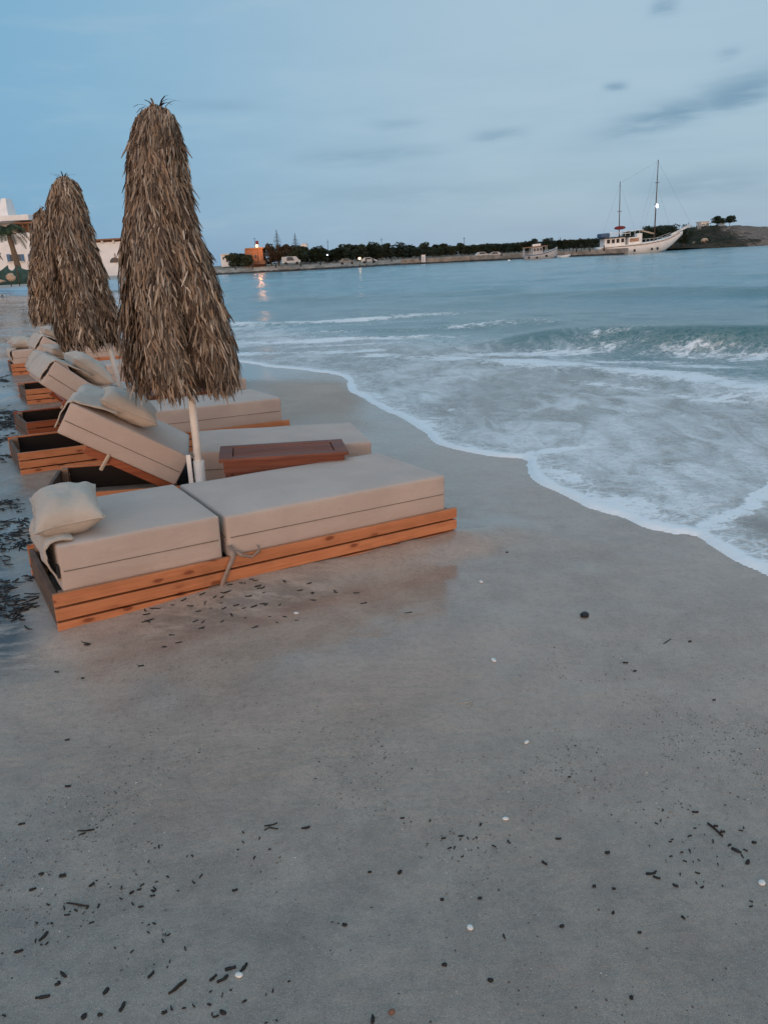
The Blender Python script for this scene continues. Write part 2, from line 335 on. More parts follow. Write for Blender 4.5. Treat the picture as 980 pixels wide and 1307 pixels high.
# ------------------------------------------------------------------ mesh helpers
class MB:
    def __init__(s): s.v = []; s.f = []; s.mi = []; s.cur = 0
    def quad(s, pts, flip=False):
        i = len(s.v); s.v += [tuple(p) for p in pts]; s.f.append(tuple(range(i, i + len(pts)))); s.mi.append(s.cur)
    def box(s, x0, x1, y0, y1, z0, z1, mat=None):
        i = len(s.v)
        P = [(x, y, z) for z in (z0, z1) for y in (y0, y1) for x in (x0, x1)]
        s.v += [tuple((mat @ Vector(p)) if mat else p) for p in P]
        for f in ((0, 2, 3, 1), (4, 5, 7, 6), (0, 1, 5, 4), (2, 6, 7, 3), (0, 4, 6, 2), (1, 3, 7, 5)):
            s.f.append(tuple(i + k for k in f)); s.mi.append(s.cur)
        return s
    def tube(s, pts, rad, n=8, cap=True):
        pts = [Vector(p) for p in pts]; i0 = len(s.v)
        rads = rad if isinstance(rad, (list, tuple)) else [rad] * len(pts)
        for k, p in enumerate(pts):
            d = (pts[min(k + 1, len(pts) - 1)] - pts[max(k - 1, 0)]).normalized()
            a = d.orthogonal().normalized() if abs(d.z) < .99 else Vector((1, 0, 0))
            if abs(d.z) < .99: a = d.cross(Vector((0, 0, 1))).normalized()
            b = d.cross(a)
            for j in range(n):
                t = 2 * math.pi * j / n; s.v.append(tuple(p + (a * math.cos(t) + b * math.sin(t)) * rads[k]))
        for k in range(len(pts) - 1):
            for j in range(n):
                q = i0 + k * n; s.f.append((q + j, q + (j + 1) % n, q + n + (j + 1) % n, q + n + j)); s.mi.append(s.cur)
        if cap:
            s.f.append(tuple(i0 + j for j in range(n))[::-1]); s.mi.append(s.cur)
            e = i0 + (len(pts) - 1) * n; s.f.append(tuple(e + j for j in range(n))); s.mi.append(s.cur)
        return s
    def loft(s, rings, close=True, cap=True):
        i0 = len(s.v); n = len(rings[0])
        for r_ in rings: s.v += [tuple(p) for p in r_]
        for k in range(len(rings) - 1):
            for j in range(n if close else n - 1):
                q = i0 + k * n; s.f.append((q + j, q + (j + 1) % n, q + n + (j + 1) % n, q + n + j)); s.mi.append(s.cur)
        if cap and close:
            s.f.append(tuple(i0 + j for j in range(n))[::-1]); s.mi.append(s.cur)
            e = i0 + (len(rings) - 1) * n; s.f.append(tuple(e + j for j in range(n))); s.mi.append(s.cur)
        return s
    def blob(s, c, r, n=6, jit=.25, rnd=random):
        rings = []
        for k in range(1, n):
            ph = math.pi * k / n
            rings.append([(c[0] + r[0] * math.sin(ph) * math.cos(t) * (1 + rnd.uniform(-jit, jit)), c[1] + r[1] * math.sin(ph) * math.sin(t) * (1 + rnd.uniform(-jit, jit)), c[2] - r[2] * math.cos(ph)) for t in [2 * math.pi * j / (n + 1) for j in range(n + 1)]])
        return s.loft(rings)
    def mesh(s, name, mats, smooth=False, bevel=0.0):
        me = bpy.data.meshes.new(name); me.from_pydata(s.v, [], s.f)
        if not isinstance(mats, (list, tuple)): mats = [mats]
        for m in mats: me.materials.append(M[m])
        if len(mats) > 1: me.polygons.foreach_set('material_index', s.mi)
        bm = bmesh.new(); bm.from_mesh(me)
        bmesh.ops.recalc_face_normals(bm, faces=bm.faces)
        if bevel: bmesh.ops.bevel(bm, geom=list(bm.edges), offset=bevel, segments=2, affect='EDGES', profile=.6)
        bm.to_mesh(me); bm.free()
        me.polygons.foreach_set('use_smooth', [smooth] * len(me.polygons)); me.update()
        return me
    def obj(s, name, mats, parent=None, smooth=False, bevel=0.0):
        o = bpy.data.objects.new(name, s.mesh(name, mats, smooth, bevel)); C.objects.link(o)
        if parent is not None: o.parent = parent
        return o

def tag(o, label, cat, group=None):
    o['label'] = label; o['category'] = cat
    if group: o['group'] = group
    return o
def thing(name, label, cat, loc=(0, 0, 0), rz=0.0, group=None, mat=None):
    o = bpy.data.objects.new(name, None); C.objects.link(o); o.empty_display_size = .1
    if mat is not None: o.matrix_world = mat
    else: o.location = loc; o.rotation_euler = (0, 0, rz)
    return tag(o, label, cat, group)
def setk(o, kind): o['kind'] = kind; return o
def dup(o, loc=None, rz=None, sc=None, label=None, parent=None):
    c = o.copy(); C.objects.link(c); c.parent = parent
    if loc is not None: c.location = loc
    if rz is not None: c.rotation_euler = (0, 0, rz)
    if sc is not None: c.scale = (sc, sc, sc) if isinstance(sc, (int, float)) else sc
    if label: c['label'] = label
    for ch in [k for k in bpy.data.objects if k.parent == o and k != c]: dup(ch, parent=c)
    return c
def sstep(x, a, b):
    t = np.clip((x - a) / (b - a), 0, 1); return t * t * (3 - 2 * t)
def npnoise(x, y, scale, seed=0, octv=4):
    # smooth value noise on numpy arrays
    out = np.zeros_like(x, dtype=float); amp = 1.0; tot = 0
    for o in range(octv):
        X = x * scale + seed * 17.3 + o * 31.7; Y = y * scale - seed * 9.1 + o * 11.3
        xi = np.floor(X); yi = np.floor(Y); fx = X - xi; fy = Y - yi; fx = fx * fx * (3 - 2 * fx); fy = fy * fy * (3 - 2 * fy)
        def hsh(a, b): 
            v = np.sin(a * 127.1 + b * 311.7 + seed * 3.7) * 43758.5453; return v - np.floor(v)
        v = (hsh(xi, yi) * (1 - fx) + hsh(xi + 1, yi) * fx) * (1 - fy) + (hsh(xi, yi + 1) * (1 - fx) + hsh(xi + 1, yi + 1) * fx) * fy
        out += v * amp; tot += amp; amp *= .5; scale *= 2.03
    return out / tot
def seg_dist(x, y, poly):
    """signed distance (positive = right-hand side of the line) and position along it"""
    best = np.full(x.shape, 1e18); sgn = np.ones(x.shape); al = np.zeros(x.shape); acc = 0.0
    for (ax, ay), (bx, by) in zip(poly[:-1], poly[1:]):
        dx, dy = bx - ax, by - ay; L2 = dx * dx + dy * dy; L = math.sqrt(L2)
        t = np.clip(((x - ax) * dx + (y - ay) * dy) / L2, 0, 1)
        px, py = x - (ax + t * dx), y - (ay + t * dy); d2 = px * px + py * py
        cr = (y - ay) * dx - (x - ax) * dy
        m = d2 < best - 1e-12
        best = np.where(m, d2, best); sgn = np.where(m, np.where(cr > 0, -1.0, 1.0), sgn); al = np.where(m, acc + t * L, al); acc += L
    return np.sqrt(best) * sgn, al
def smooth_poly(p, it=2):
    for _ in range(it):
        q = [p[0]]
        for a, b in zip(p[:-1], p[1:]):
            q.append((.75 * a[0] + .25 * b[0], .75 * a[1] + .25 * b[1])); q.append((.25 * a[0] + .75 * b[0], .25 * a[1] + .75 * b[1]))
        q.append(p[-1]); p = q
    return p

# ------------------------------------------------------------------ the shore
SEA = -.15
SHORE = smooth_poly([(6.0, -20), (3.4, -3), (2.75, 1.0), (2.0, 3.4), (1.45, 4.8), (.95, 6.2), (.35, 7.8), (-.42, 9.95), (-1.2, 12), (-2.6, 14), (-5.5, 18), (-10.5, 27), (-19, 45), (-28, 80), (-35, 130), (-40, 215)], 2)
EDGE = smooth_poly([(6.0, -20), (3.2, -2), (2.45, 1.5), (2.0, 3.0), (1.90, 3.55), (1.83, 3.78), (1.80, 4.02), (1.74, 4.16), (1.60, 4.20), (1.46, 4.46), (1.28, 4.84), (1.13, 5.40), (1.09, 5.78), (1.19, 6.06), (.96, 6.19), (.74, 6.39), (.50, 6.76), (.47, 7.34), (.28, 7.90), (-.10, 9.02), (-.44, 10.35), (-.40, 11.2), (-.85, 12.0), (-2.1, 13.3), (-5.2, 18), (-10.2, 27), (-18.5, 45), (-27, 80), (-34, 130), (-39, 215)], 1)
FEET = [(-1.45, 3.06, R(30.5), 2.16), (-2.16, 4.62, R(12.5), 2.2), (-2.83, 5.88, R(29.5), 2.3), (-3.31, 7.17, R(32), 2.3), (-4.25, 9.35, R(30), 2.25), (-5.85, 12.55, R(28), 2.2)]
def gz_np(x, y):
    d, _ = seg_dist(x, y, SHORE)
    land = -.10 + .032 * np.minimum(-d, 9) + .012 * np.clip(-d - 9, 0, 60)
    seab = -.10 - .012 * np.minimum(d, 4) - .05 * np.clip(d - 4, 0, 60)
    z = np.where(d < 0, land, seab)
    z = z + .55 * sstep(y, 45, 85) * sstep(-d, 3, 20) + .25 * sstep(-d, 10, 40)
    near = sstep(-d, -.5, 1.0)
    z = z + near * (.030 * (npnoise(x, y, .9, 1, 3) - .5) + .012 * (npnoise(x, y, 4.0, 2, 3) - .5))
    # sand banked up along the front board of the first lounger
    u = (x + 1.45) * .866 + (y - 3.06) * .5; v = -(x + 1.45) * .5 + (y - 3.06) * .866
    z = z + .050 * sstep(u, .25, .8) * (1 - sstep(u, 2.3, 2.8)) * np.exp(-((v - .02) / .22) ** 2)
    for (fx, fy, fa, fl) in FEET:
        ca, sa = math.cos(fa), math.sin(fa); u = (x - fx) * ca + (y - fy) * sa; v = -(x - fx) * sa + (y - fy) * ca
        dx = np.maximum(np.maximum(-u, u - fl), 0); dy = np.maximum(np.maximum(-v, v - .8), 0); dd = np.hypot(dx, dy)
        z = z + .020 * np.exp(-(dd / .10) ** 2) * (.35 + 1.3 * npnoise(x, y, 3.5, 33, 2)) - .012 * np.exp(-((dd - .26) / .10) ** 2)
    return z
def gz(x, y): return float(gz_np(np.array([x], float), np.array([y], float))[0])
def on_ground(px, py, lift=0.0):
    d = ray(px, py); t = (0 - CAM_H) / d.z; p = Vector((0, 0, CAM_H)) + d * t
    for _ in range(4):
        t = (gz(p.x, p.y) + lift - CAM_H) / d.z; p = Vector((0, 0, CAM_H)) + d * t
    return p

def polar(rs, ang):
    a, r_ = np.meshgrid(ang, rs); return r_ * np.sin(a), r_ * np.cos(a)
def grid_obj(name, X, Y, Z, mat, attrs={}, smooth=True):
    nr, na = X.shape
    v = np.stack([X, Y, Z], -1).reshape(-1, 3)
    i = np.arange(nr * na).reshape(nr, na)
    f = np.stack([i[:-1, :-1], i[:-1, 1:], i[1:, 1:], i[1:, :-1]], -1).reshape(-1, 4)
    me = bpy.data.meshes.new(name)
    me.vertices.add(len(v)); me.vertices.foreach_set('co', v.ravel())
    me.loops.add(f.size); me.loops.foreach_set('vertex_index', f.ravel().astype(np.int32))
    me.polygons.add(len(f)); me.polygons.foreach_set('loop_start', np.arange(0, f.size, 4, dtype=np.int32)); me.polygons.foreach_set('loop_total', np.full(len(f), 4, dtype=np.int32))
    me.polygons.foreach_set('use_smooth', np.full(len(f), smooth))
    for k, a in attrs.items():
        at_ = me.attributes.new(k, 'FLOAT', 'POINT'); at_.data.foreach_set('value', a.ravel().astype(np.float32))
    me.update(calc_edges=True); me.validate()
    if len(me.polygons) and me.polygons[0].normal.z < 0: me.flip_normals()
    me.materials.append(M[mat])
    o = bpy.data.objects.new(name, me); C.objects.link(o); return o

# ground: one sheet to the horizon
rs = np.concatenate([[.0, .3, .6], np.arange(.8, 8, .035), 8 * np.exp(np.linspace(0, math.log(600), 330))])
ang = np.concatenate([np.linspace(-math.pi, R(-50), 40)[:-1], np.linspace(R(-50), R(50), 420), np.linspace(R(50), math.pi, 40)[1:]])
X, Y = polar(rs, ang); Z = gz_np(X, Y); D, _ = seg_dist(X, Y, SHORE)
far = np.hypot(X, Y) > 700; Z = np.where(far, np.minimum(Z, -2.0), Z)
Z = np.where((X > -60) & (Y > 190), np.minimum(Z, -1.5), Z)
wet = sstep(D, -3.6, -.9) * .75 + .25 * sstep(D, -2.2, -.2)
wet = wet * (1 - .95 * np.exp(-(((X + .95 + .12 * (Y - 9)) / .75) ** 4) - ((Y - 9.2) / 1.9) ** 4))
wet = np.maximum(wet, .85 * sstep(D, -16, -9) * sstep(Y, 11, 17) )                    # wet flats beyond the last lounger
L1u = (X + 1.45) * .866 + (Y - 3.06) * .5; L1v = -(X + 1.45) * .5 + (Y - 3.06) * .866
wet = np.maximum(wet, 1.1 * sstep(-L1v, -.1, .20) * (1 - sstep(-L1v, .55, 1.7)) * sstep(L1u, -.3, .3))
wet = np.maximum(wet, .7 * sstep(-X, .9, 1.9) * (Y < 14))
wet = np.maximum(wet, .50 * (1 - sstep(Y + .15 * X, 1.5, 2.3)))  # painted shade: wetness raised here to darken the near foreground
wet = np.clip(wet + .95 * (npnoise(X, Y, .8, 5, 4) - .5), 0, 1)
left = sstep(-(L1u), .02, .25) * (1 - sstep(-L1u, 2.2, 4.0)) * sstep(Y, 2.55, 3.25) * (1 - sstep(Y, 10, 14))
wrack = np.clip(left * 1.6, 0, 1)
wrack = np.maximum(wrack, .45 * np.exp(-((L1v + .16) / .16) ** 2) * sstep(L1u, .15, .5) * (1 - sstep(L1u, 1.0, 1.5)))
damp_shade = np.clip(.85 * (1 - sstep(Y + .10 * X, 1.25, 2.9)) + .95 * sstep(-X, 1.3, 2.1) * sstep(Y, 2, 3) * (1 - sstep(Y, 14, 18)), 0, 1)  # first term paints the dimmer near foreground; second is moist sand at left
damp_shade = np.clip(damp_shade * (.75 + .5 * npnoise(X, Y, 1.3, 15, 4)), 0, 1)
go = grid_obj('ground', X, Y, Z, 'sand', dict(wet=wet, wrack=wrack, damp_shade=damp_shade)); setk(go, 'structure')  # wet also holds the painted near-foreground shade

# water
rs = np.concatenate([np.arange(1.6, 3.0, .06), np.arange(3.0, 8.5, .022), 8.5 * np.exp(np.linspace(0, math.log(24 / 8.5), 230)), 24.1 * np.exp(np.linspace(0, math.log(330), 330))])
ang = np.concatenate([np.linspace(R(-80), R(-36), 40)[:-1], np.linspace(R(-36), R(44), 440), np.linspace(R(44), R(130), 50)[1:]])
X, Y = polar(rs, ang)
D, _ = seg_dist(X, Y, SHORE)
jx = X + .07 * (npnoise(X, Y, 2.2, 8, 3) - .5) * 2; jy = Y + .07 * (npnoise(X, Y, 2.2, 9, 3) - .5) * 2
E, _ = seg_dist(jx, jy, EDGE)
G = gz_np(X, Y)
rad = np.hypot(X, Y)
film = np.where(E > 0, G + .004 + .016 * sstep(E, 0, .05) , G - .05 * sstep(-E, 0, .12) - .004)
W = np.zeros_like(X); rng_ = np.random.RandomState(4)
for k in range(34):
    lam = .45 * (1.13 ** k); th = R(250) + rng_.normal(0, .42); kk = 2 * math.pi / lam
    a_ = .0085 * lam ** .80 * .34
    vis = 1 - sstep(rad, lam * 60, lam * 140)
    ph = kk * (X * math.cos(th) + Y * math.sin(th)) + rng_.uniform(0, 6.28) + 2.2 * npnoise(X, Y, .35 / lam ** .5, k, 2)
    W += a_ * np.sin(ph) * vis
ramp_ = sstep(D, 1.6, 6.5)
foamE = np.zeros_like(X); stir = np.zeros_like(X); crest = np.zeros_like(X)
def breaker(poly, amp, back, front, l0, l1, foam_w, foam_amp, foam_off, stir_amp=0.0, seed=1):
    global foamE, stir, crest
    p = smooth_poly(poly, 3)
    wob = (npnoise(X, Y, .55, seed, 3) - .5) * .8
    sd, al = seg_dist(X, Y, p); sd = sd + wob                     # positive = shoreward
    T = sum(math.dist(a, b) for a, b in zip(p[:-1], p[1:]))
    tap = sstep(al, 0, l0 * T) * (1 - sstep(al, l1 * T, T)) * (.65 + .7 * npnoise(X, Y, .3, seed + 3, 2))
    prof = np.where(sd < 0, np.exp(-(sd / back) ** 2), np.exp(-(sd / front) ** 2))
    crest = crest + amp * prof * tap
    pn = npnoise(X, Y, .9, seed + 7, 4)
    fz = np.exp(-((sd - foam_off) / foam_w) ** 2) * foam_amp * tap * (.35 + 1.1 * pn)
    foamE = np.maximum(foamE, fz)
    stir = np.maximum(stir, stir_amp * np.exp(-((sd - front * .45) / (front * .75)) ** 2) * tap)
# lines run from left to right as seen from the beach, so their right-hand side is the shore
breaker([(.4, 14.9), (2.2, 14.5), (3.5, 14.2), (4.7, 13.4), (6.0, 11.8), (7.8, 9.9), (10.5, 7.8), (15, 4.5)], .36, 1.4, .60, .22, .8, .75, .56, 1.05, .9, 1)
breaker([(-.7, 13.9), (.2, 13.35), (1.1, 12.7), (2.0, 12.0), (2.8, 11.1), (3.3, 9.9), (3.9, 9.1), (4.2, 8.0), (5.0, 6.0), (6, 3)], .07, .8, .28, .05, .9, .55, .92, -.25, .25, 2)
breaker([(-7.5, 21), (-4.5, 18.6), (-2.4, 17.6), (-.6, 17.3), (1.6, 17.1), (3.4, 17.4)], .13, 1.0, .5, .1, .8, .55, .90, .35, .6, 3)
breaker([(-4.6, 15.4), (-2.4, 15.0), (-.6, 14.7), (.9, 14.6)], .06, .7, .35, .1, .8, .42, .90, .1, .1, 4)
breaker([(-10, 26), (-5.5, 24.2), (-2.4, 23.3), (.8, 23.0), (4.5, 23.6)], .12, 1.3, .7, .1, .8, .65, .85, .3, .5, 5)
breaker([(-3, 20.0), (-1, 20.0), (1, 19.7), (3, 19.8), (6, 19.0)], .08, 1.0, .6, .2, .7, .5, .6, .3, .5, 6)
breaker([(2, 31), (7, 30), (12, 27), (19, 22)], .16, 2.2, 1.3, .2, .8, .4, .16, .8, .6, 7)
breaker([(-6, 36), (0, 36), (8, 38)], .12, 2.2, 1.3, .2, .8, .4, .1, .8, .45, 8)
sea = SEA + (W + crest) * ramp_ + crest * (1 - ramp_) * .6 * sstep(D, .6, 2.0)
Zw = np.where(E > 0, np.maximum(film, sea), film)
# foam left lying on the swash
sw = sstep(E, .0, .4) * (1 - sstep(D, 3.2, 6.5))
wash = np.clip(sw * (.22 + .95 * npnoise(X * 1.7 - Y * .9, X * .5 + Y * .8, .55, 21, 4) ** 1.5), 0, 1.2)
# froth gathered at the meeting of two lobes and behind the nearest lobe
for (cx, cy, sx, sy, rot, am) in [(1.45, 6.25, .55, .13, .35, .95), (1.9, 5.0, .75, .18, -.75, .55), (2.50, 4.80, .62, .10, .82, 1.15), (2.08, 4.40, .36, .10, .62, 1.1), (1.90, 4.22, .25, .09, .3, 1.0), (2.1, 3.60, .35, .20, .2, .85), (.75, 8.3, .55, .22, -.9, .5), (1.55, 4.75, .7, .26, -.9, .8), (1.30, 5.5, .45, .22, -1.2, .8), (.45, 7.6, .6, .25, -1.1, .7), (.0, 9.4, .8, .2, -1.25, .7), (2.1, 5.6, .9, .3, -.6, .45),
                               (2.9, 9.5, .9, .3, -.9, .75), (3.6, 8.3, .8, .3, -.8, .85), (3.0, 12.9, 1.5, .40, -.15, .85), (4.0, 13.3, .9, .25, -.3, .6), (5.6, 11.0, 1.3, .35, -.75, .75), (4.8, 12.0, 1.2, .3, -.5, .6), (1.2, 10.6, .9, .25, -.5, .35), (4.4, 10.6, 1.2, .5, -.8, .75), (3.6, 11.6, 1.4, .5, -.5, .7), (2.2, 13.2, 1.6, .4, -.1, .8), (5.5, 8.6, 1.2, .5, -.9, .7), (-.6, 16.0, 2.2, .3, .0, .7), (-3.0, 19.2, 2.5, .4, -.1, .6), (-4.5, 22, 3, .4, -.1, .6), (0, 21.6, 3, .4, 0, .5)]:
    c_, s_ = math.cos(rot), math.sin(rot); u = ((X - cx) * c_ + (Y - cy) * s_) / sx; v = (-(X - cx) * s_ + (Y - cy) * c_) / sy
    foamE = np.maximum(foamE, am * np.exp(-u * u - v * v) * (E > 0))
wash = wash * (1 - .9 * np.exp(-((X - 2.33) / .34) ** 2 - ((Y - 4.12) / .26) ** 2))
depth = np.clip(sstep(D, 2.2, 5.5) * .45 + sstep(D, 5, 24) * .55, 0, 1)
wo_ = grid_obj('sea', X, Y, Zw, 'sea_water', dict(depth=depth, foam=np.clip(foamE, 0, 1.3), edge=np.where(E > -.02, np.abs(E), .0), wash=wash, stir=np.clip(stir, 0, 1)))
setk(wo_, 'structure')

# ------------------------------------------------------------------ sun loungers
def rounded(name, x0, x1, y0, y1, z0, z1, mat, parent, r=.013, xf=None, seed=0, puff=.004):
    bm = bmesh.new(); bmesh.ops.create_cube(bm, size=1.0)
    for v in bm.verts: v.co = Vector(((x0 + x1) / 2 + v.co.x * (x1 - x0), (y0 + y1) / 2 + v.co.y * (y1 - y0), (z0 + z1) / 2 + v.co.z * (z1 - z0)))
    bmesh.ops.bevel(bm, geom=list(bm.edges), offset=r, segments=3, affect='EDGES', profile=.5)
    bmesh.ops.subdivide_edges(bm, edges=[e for e in bm.edges if e.calc_length() > .12], cuts=14, use_grid_fill=True)
    cx, cy = (x0 + x1) / 2, (y0 + y1) / 2
    for v in bm.verts:
        fx = 1 - abs((v.co.x - cx) / ((x1 - x0) / 2)) ** 3; fy = 1 - abs((v.co.y - cy) / ((y1 - y0) / 2)) ** 3; fz = 1 - abs((v.co.z - (z0 + z1) / 2) / ((z1 - z0) / 2)) ** 3
        n = mnoise.noise(Vector((v.co.x * 5 + seed, v.co.y * 5, v.co.z * 5)))
        if v.co.z > z1 - .005: v.co.z += puff * fx * fy + .004 * n
        if abs(v.co.y - y0) < .005: v.co.y -= puff * .6 * max(fx, 0) * fz + .003 * n
        if abs(v.co.y - y1) < .005: v.co.y += puff * .6 * fx * fz
        if abs(v.co.x - x0) < .005: v.co.x -= puff * .6 * fy * fz + .003 * n
        if abs(v.co.x - x1) < .005: v.co.x += puff * .6 * fy * fz + .003 * n
        if xf is not None: v.co = xf @ v.co
    me = bpy.data.meshes.new(name); bm.to_mesh(me); bm.free()
    me.polygons.foreach_set('use_smooth', [True] * len(me.polygons)); me.materials.append(M[mat])
    o = bpy.data.objects.new(name, me); C.objects.link(o); o.parent = parent; return o

ZF, TH = .19, .205
def make_lounger(nl, yaw, tilt, L, Wd, alpha, hl, label, z_off=0.0, strap=False, red=False, foot_drop=0.0):
    yaw = R(yaw)
    base = Vector((nl[0], nl[1], gz(nl[0], nl[1]) - .020 + z_off))
    mat = Matrix.Translation(base) @ Matrix.Rotation(yaw, 4, 'Z') @ Matrix.Rotation(R(tilt), 4, 'Y')
    root = thing('sun_lounger', label, 'sun lounger', group='cushioned sun loungers standing in a row on the beach', mat=mat)
    bt = .024
    def panel(y0, y1, nm, m):
        b = MB()
        for z0, z1 in ((-.075, .056), (.066, .122), (.132, ZF)): b.box(0, L, y0, y1, z0, z1)
        return b.obj(nm, m, root, bevel=.003)
    wood = 'red_boards' if red else 'pine_boards'
    panel(0, bt, 'side_panel', wood); panel(Wd - bt, Wd, 'side_panel', wood)
    for x0, x1 in ((.004, .004 + bt), (L - bt - .006, L - .006)):
        b = MB()
        for z0, z1 in ((-.07, .06), (.068, ZF - .02)): b.box(x0, x1, bt + .001, Wd - bt - .001, z0, z1)
        b.obj('end_panel', 'weathered_boards', root, bevel=.003)
    for x in (.03, L - .075):
        for y in (bt + .002, Wd - bt - .047): MB().box(x, x + .045, y, y + .045, -.05, ZF - .008).obj('corner_post', 'end_grain', root, bevel=.003)
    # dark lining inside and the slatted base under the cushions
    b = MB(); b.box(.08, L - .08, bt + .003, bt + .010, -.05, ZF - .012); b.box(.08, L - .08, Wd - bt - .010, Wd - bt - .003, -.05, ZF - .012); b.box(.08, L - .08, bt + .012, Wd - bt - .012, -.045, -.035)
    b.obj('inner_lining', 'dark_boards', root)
    hx = .05 + hl
    b = MB(); n = 9
    x0 = hx if alpha else .09
    for k in range(n if alpha else 14):
        t = x0 + (L - .1 - x0) * k / (n if alpha else 14); b.box(t, t + .07, bt + .012, Wd - bt - .012, ZF - .05, ZF - .03)
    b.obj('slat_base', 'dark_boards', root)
    m = .035; f0 = hx + .022 + (TH * .98 * math.sin(R(alpha)) if alpha else 0)
    ft = rounded('foot_cushion', f0, L - .055, m, Wd - m, ZF - .025, ZF + TH - foot_drop, 'mattress_fabric', root, seed=nl[0] * 3)
    def seam(x0, x1, zz, par, xf=None, e=.0035):
        pts = [(x0 + .02, m - e, zz), (x1 - .02, m - e, zz), (x1 + e - .002, m + .02, zz), (x1 + e - .002, Wd - m - .02, zz), (x1 - .02, Wd - m + e, zz), (x0 + .02, Wd - m + e, zz), (x0 - e + .002, Wd - m - .02, zz), (x0 - e + .002, m + .02, zz), (x0 + .02, m - e, zz)]
        pts = [Vector(p) for p in pts]; q = []
        for a, b_ in zip(pts[:-1], pts[1:]):
            for k in range(6): q.append(a.lerp(b_, k / 6))
        if xf is not None: q = [xf @ p for p in q]
        MB().tube(q + [q[0]], .0024, 5).obj('seam', 'seam_thread', par)
    zsm = ZF + TH * .42
    seam(f0, L - .055, zsm, ft)
    xf = Matrix.Identity(4)
    if alpha:
        piv = Vector((hx, 0, ZF - .01)); xf = Matrix.Translation(piv) @ Matrix.Rotation(R(alpha), 4, 'Y') @ Matrix.Translation(-piv)
    hd = rounded('head_cushion', .05, hx - .008, m, Wd - m, ZF - .02 + (.012 if alpha else 0), ZF + TH, 'mattress_fabric', root, xf=xf, seed=nl[1] * 2)
    seam(.05, hx - .008, zsm, hd, xf)
    for y in (m + .0, Wd - m - .05):
        b = MB(); b.v += [tuple(xf @ Vector(p)) for p in ((.047, y + .004, zsm - .03), (.047, y + .03, zsm - .03), (.047, y + .03, zsm + .03), (.047, y + .004, zsm + .03), (.038, y + .004, zsm - .03), (.038, y + .03, zsm - .03), (.038, y + .03, zsm + .03), (.038, y + .004, zsm + .03))]
        i = len(b.v) - 8
        for f in ((0, 1, 2, 3), (7, 6, 5, 4), (0, 4, 5, 1), (1, 5, 6, 2), (2, 6, 7, 3), (3, 7, 4, 0)): b.f.append(tuple(i + k for k in f)); b.mi.append(0)
        b.obj('cushion_tab', 'black_webbing', hd)
    if alpha:
        b = MB(); rl = .60
        for y0 in (m + .02, Wd - m - .05): b.box(hx - rl, hx, y0, y0 + .03, ZF - .062, ZF - .012, xf)
        for k in range(6): b.box(hx - rl + .02 + k * .1, hx - rl + .07 + k * .1, m + .052, Wd - m - .052, ZF - .03, ZF - .012, xf)
        b.obj('backrest_frame', 'red_boards', root, bevel=.002)
        for y0 in (m + .005, Wd - m - .02):
            top = xf @ Vector((hx - rl + .13, y0, ZF - .03)); bot = top + Vector((-.035, 0, -.075))
            MB().tube([top + Vector((.03, 0, .025)), bot], .013, 6).obj('support_strut', 'pale_stick', root)
    if strap:
        def band(pts, wd, nm):
            b = MB(); d = Vector((1, 0, 0)); rings = []
            for p, tw in pts:
                p = Vector(p); a = Vector((math.cos(tw), 0, math.sin(tw) * .6)) * wd / 2
                rings.append([p - a, p + a, p + a + Vector((0, -.003, 0)), p - a + Vector((0, -.003, 0))])
            b.loft(rings); return b.obj(nm, 'strap_fabric', root, smooth=True)
        band([((hx + .02, m - .012, ZF + .05), .2), ((hx + .03, -.004, ZF + .004), .3), ((hx + .0, -.012, ZF - .045), .5), ((hx - .03, -.012, ZF - .10), .4), ((hx - .055, -.016, ZF - .165), .6), ((hx - .06, -.02, ZF - .185), .6)], .032, 'strap')
        band([((hx + .02, m - .014, ZF + .035), .5), ((hx + .07, -.006, ZF + .0), 1.0), ((hx + .12, -.012, ZF - .018), 1.3), ((hx + .16, -.010, ZF + .004), 1.9), ((hx + .165, .008, ZF + .03), 2.2)], .024, 'strap')
    return root, mat @ xf, hx, m, Wd
loungers = {}
loungers[1] = make_lounger((-1.45, 3.06), 30.5, 1.5, 2.16, .80, 0, .74, 'nearest sun lounger, flat, with long taupe cushions on an orange plank base', strap=True, foot_drop=.012)
loungers[2] = make_lounger((-2.16, 4.62), 12.5, 2.2, 2.20, .80, 30, .79, 'second sun lounger, raised backrest, behind the white umbrella pole and the wooden table')
loungers[3] = make_lounger((-2.83, 5.88), 29.5, 1.6, 2.30, .80, 40, .82, 'third sun lounger, raised backrest, orange plank front open at its head end')
loungers[4] = make_lounger((-3.31, 7.17), 32.0, 1.6, 2.30, .80, 32, .80, 'fourth sun lounger, mostly hidden behind the third, dark red boards at its head', red=True)
loungers[5] = make_lounger((-4.25, 9.35), 30.0, 1.5, 2.25, .80, 34, .80, 'fifth sun lounger, raised back, between the second and the farthest umbrella')
loungers[6] = make_lounger((-5.85, 12.55), 28.0, 1.2, 2.2, .80, 0, .76, 'farthest sun lounger, lying flat at the far end of the row')

